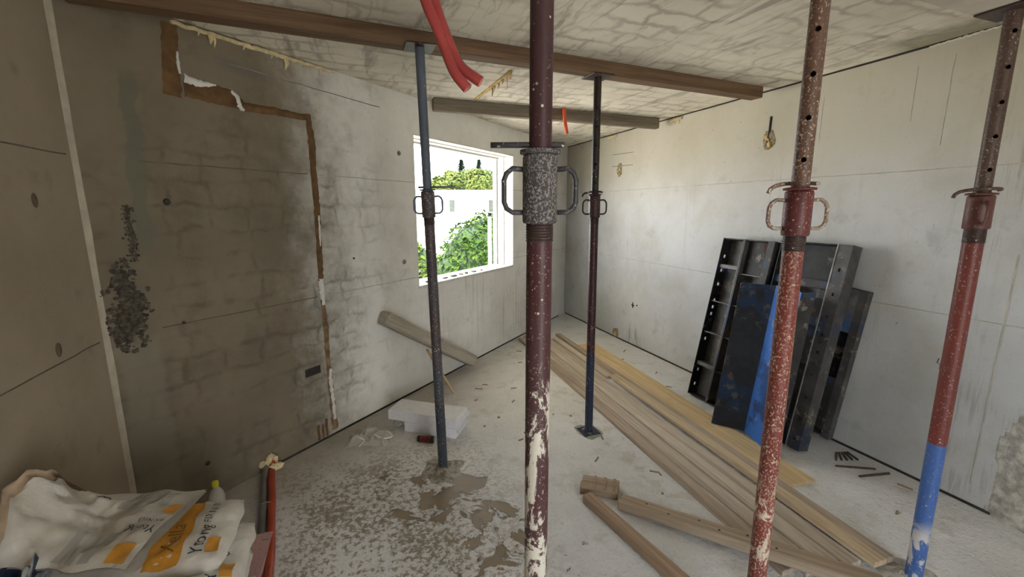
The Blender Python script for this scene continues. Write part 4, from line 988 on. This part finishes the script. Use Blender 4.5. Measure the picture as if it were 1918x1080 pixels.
# ------------------------------------------------------------------ outside the window
M_gr = plain('pale_gravel_ground', (.56, .52, .44), .95, .12, 1.5); M_wh = plain('white_render', (.80, .78, .74), .9, .04, 2)
yd = 18.; hv = Vector((math.sin(R(20.7)), math.cos(R(20.7)), 0)); rv = Vector((hv.y, -hv.x, 0))
def out(dx, D, z): return hv * D + rv * dx + Vector((0, 0, z))     # dx sideways, D ahead of the room, metres
g = MB().box(-60, 60, -30, 90, -3.3, -3.0).build('garden_ground', M_gr); g.rotation_euler.z = R(-20.7); tag(g, kind='structure')
bl = empty('white_house', M=Matrix.Translation(out(-9, 17.2, -3.0)) @ Matrix.Rotation(R(-20.7), 4, 'Z'))
MB().box(0, 26, 0, 6, 0, 5.16).build('house_wall', M_wh, bl)
MB().bbox(-.1, 26.1, -.08, 6.1, 5.16, 5.33, .02).build('roof_edge', M_wh, bl)
for wx, w_ in ((5.05, .24), (6.66, .20), (8.22, .26), (3.4, .3), (10.2, .3)):
    f_ = MB().bbox(wx - w_ / 2 - .05, wx + w_ / 2 + .05, -.03, 0, 4.45, 5.0, .01).build('window_frame', plain('house_frame', (.5, .48, .44), .8), bl)
    MB().box(wx - w_ / 2, wx + w_ / 2, -.036, -.031, 4.50, 4.95).build('pane', plain('house_pane', (.035, .04, .03), .3), f_)
tag(bl, 'white flat roofed house seen through the window opening', 'house')
tp = MB().tube([(0, 0, 0), (0, 0, 4.45)], .035, 10).build('white_pole', M_wh); tp.location = out(-.44, 8.6, -3); tag(tp, 'thin white pole in front of the green shrub outside', 'pole')
def m_leaf(name, a, b):
    n = NT(name, .8); n.b.inputs['Specular IOR Level'].default_value = .05; oi = n.t.nodes.new('ShaderNodeNewGeometry'); n.out(n.mix(oi.outputs['Random Per Island'], a, b))
    return n.m
def foliage(c, rx, ry, rz_, nleaf, size, mat, mcore, name, label, cat, seed, trunk=None, group=None, flat=1.):
    rnd = random.Random(seed); e = empty(name, (c[0], c[1], -3.0)); zc = c[2] + 3.0
    mb = MB()
    for k in range(nleaf):
        d = Vector((rnd.gauss(0, 1), rnd.gauss(0, 1), rnd.gauss(0, 1))).normalized()
        bump_ = 1 + .14 * noise.noise(d * 2.2 + Vector((seed, 0, 0))) 
        rr = bump_ * rnd.uniform(.925, .99); p = Vector((d.x * rx * rr, d.y * ry * rr, zc + d.z * rz_ * rr))
        if p.z < .05: continue
        s_ = size * rnd.uniform(.6, 1.3); t = Vector((rnd.gauss(0, 1), rnd.gauss(0, 1), rnd.gauss(0, .6))).normalized(); nn_ = (d + Vector((rnd.gauss(0, .5), rnd.gauss(0, .5), rnd.gauss(0, .5)))).normalized()
        u = (t - nn_ * t.dot(nn_)).normalized(); w = nn_.cross(u)
        mb.add([p - u * s_, p + w * s_ * .42 + nn_ * s_ * .1, p + u * s_, p - w * s_ * .42 + nn_ * s_ * .1], [(0, 1, 2, 3)])
    tag(mb.build('foliage', mat, e), kind='stuff')
    bm = bmesh.new(); bmesh.ops.create_icosphere(bm, subdivisions=3, radius=1)
    for v in bm.verts:
        d = v.co.normalized(); b_ = .93 * (1 + .14 * noise.noise(d * 2.2 + Vector((seed, 0, 0)))); v.co = Vector((d.x * rx * b_, d.y * ry * b_, max(.02, zc + d.z * rz_ * b_)))
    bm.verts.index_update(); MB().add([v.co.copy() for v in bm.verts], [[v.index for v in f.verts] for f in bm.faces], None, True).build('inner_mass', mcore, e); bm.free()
    if trunk: MB().tube([(0, 0, 0), (.05, 0, zc)], [trunk, trunk * .6], 10).build('trunk', plain('bark', (.10, .075, .05), .9), e)
    return tag(e, label, cat, group)
LA = m_leaf('leaf_shrub', (.010, .026, .004), (.036, .062, .009)); LB = m_leaf('leaf_yellow', (.028, .050, .006), (.058, .075, .009)); LC = m_leaf('leaf_tree', (.036, .050, .011), (.085, .098, .024)); LD_ = m_leaf('leaf_conifer', (.010, .022, .010), (.022, .036, .015))
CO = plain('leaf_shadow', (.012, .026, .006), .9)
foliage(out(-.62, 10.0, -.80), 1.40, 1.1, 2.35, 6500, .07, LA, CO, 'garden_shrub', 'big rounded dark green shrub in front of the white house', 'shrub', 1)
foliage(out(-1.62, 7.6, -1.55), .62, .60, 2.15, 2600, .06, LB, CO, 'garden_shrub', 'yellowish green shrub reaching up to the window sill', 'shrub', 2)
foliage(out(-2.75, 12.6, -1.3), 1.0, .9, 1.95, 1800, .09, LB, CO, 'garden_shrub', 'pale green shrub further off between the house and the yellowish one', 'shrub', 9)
for i, (dx, D, zt_, rx, lab) in enumerate(((-4.75, 28.2, 3.65, 1.05, 'low olive green crown above the house roof by the slate prop'), (-4.1, 31.3, 4.3, 1.45, 'rounded olive green crown below the farther conifer tip'), (-3.2, 34.8, 4.75, 1.55, 'tall olive green crown between the two conifer tips'), (-2.1, 28.4, 4.0, 1.0, 'olive green crown next to the window jamb above the roof'), (-2.6, 38.5, 5.0, 1.9, 'hindmost olive green crown below the nearer conifer tip'))):
    foliage(out(dx, D, zt_ - 1.9), rx, rx, 1.9, 2300, .15, LC, CO, 'garden_tree', lab, 'tree', 20 + i, .15)
def conifer(dx, D, ztop, lab, seed):
    rnd = random.Random(seed); b = out(dx, D, -3); e = empty('conifer_tree', b); Ht = ztop + 3; mb = MB()
    for k in range(1700):
        t = 1 - abs(rnd.gauss(0, .16)); t = max(t, .3); r_ = min(1.7, (1 - t) * 7.) * rnd.uniform(.2, 1) + .02; a_ = rnd.uniform(0, 6.28); p = Vector((r_ * math.cos(a_), r_ * math.sin(a_), t * Ht - r_ * .15)); s_ = .24
        d = Vector((math.cos(a_), math.sin(a_), rnd.uniform(-.1, .5))).normalized(); w = Vector((-d.y, d.x, 0)) * s_ * .22
        mb.add([p - d * s_, p + w, p + d * s_, p - w], [(0, 1, 2, 3)])
    tag(mb.build('foliage', LD_, e), kind='stuff'); MB().tube([(0, 0, 0), (0, 0, Ht)], [.12, .015], 8).build('trunk', plain('bark_dark', (.05, .04, .03), .9), e)
    return tag(e, lab, 'tree')
conifer(-4.77, 42.0, 6.15, 'slim dark conifer tip above the olive tree crowns, farther from the window jamb', 3); conifer(-3.49, 47.0, 6.7, 'slim dark conifer tip above the olive tree crowns, nearer the window jamb', 4)
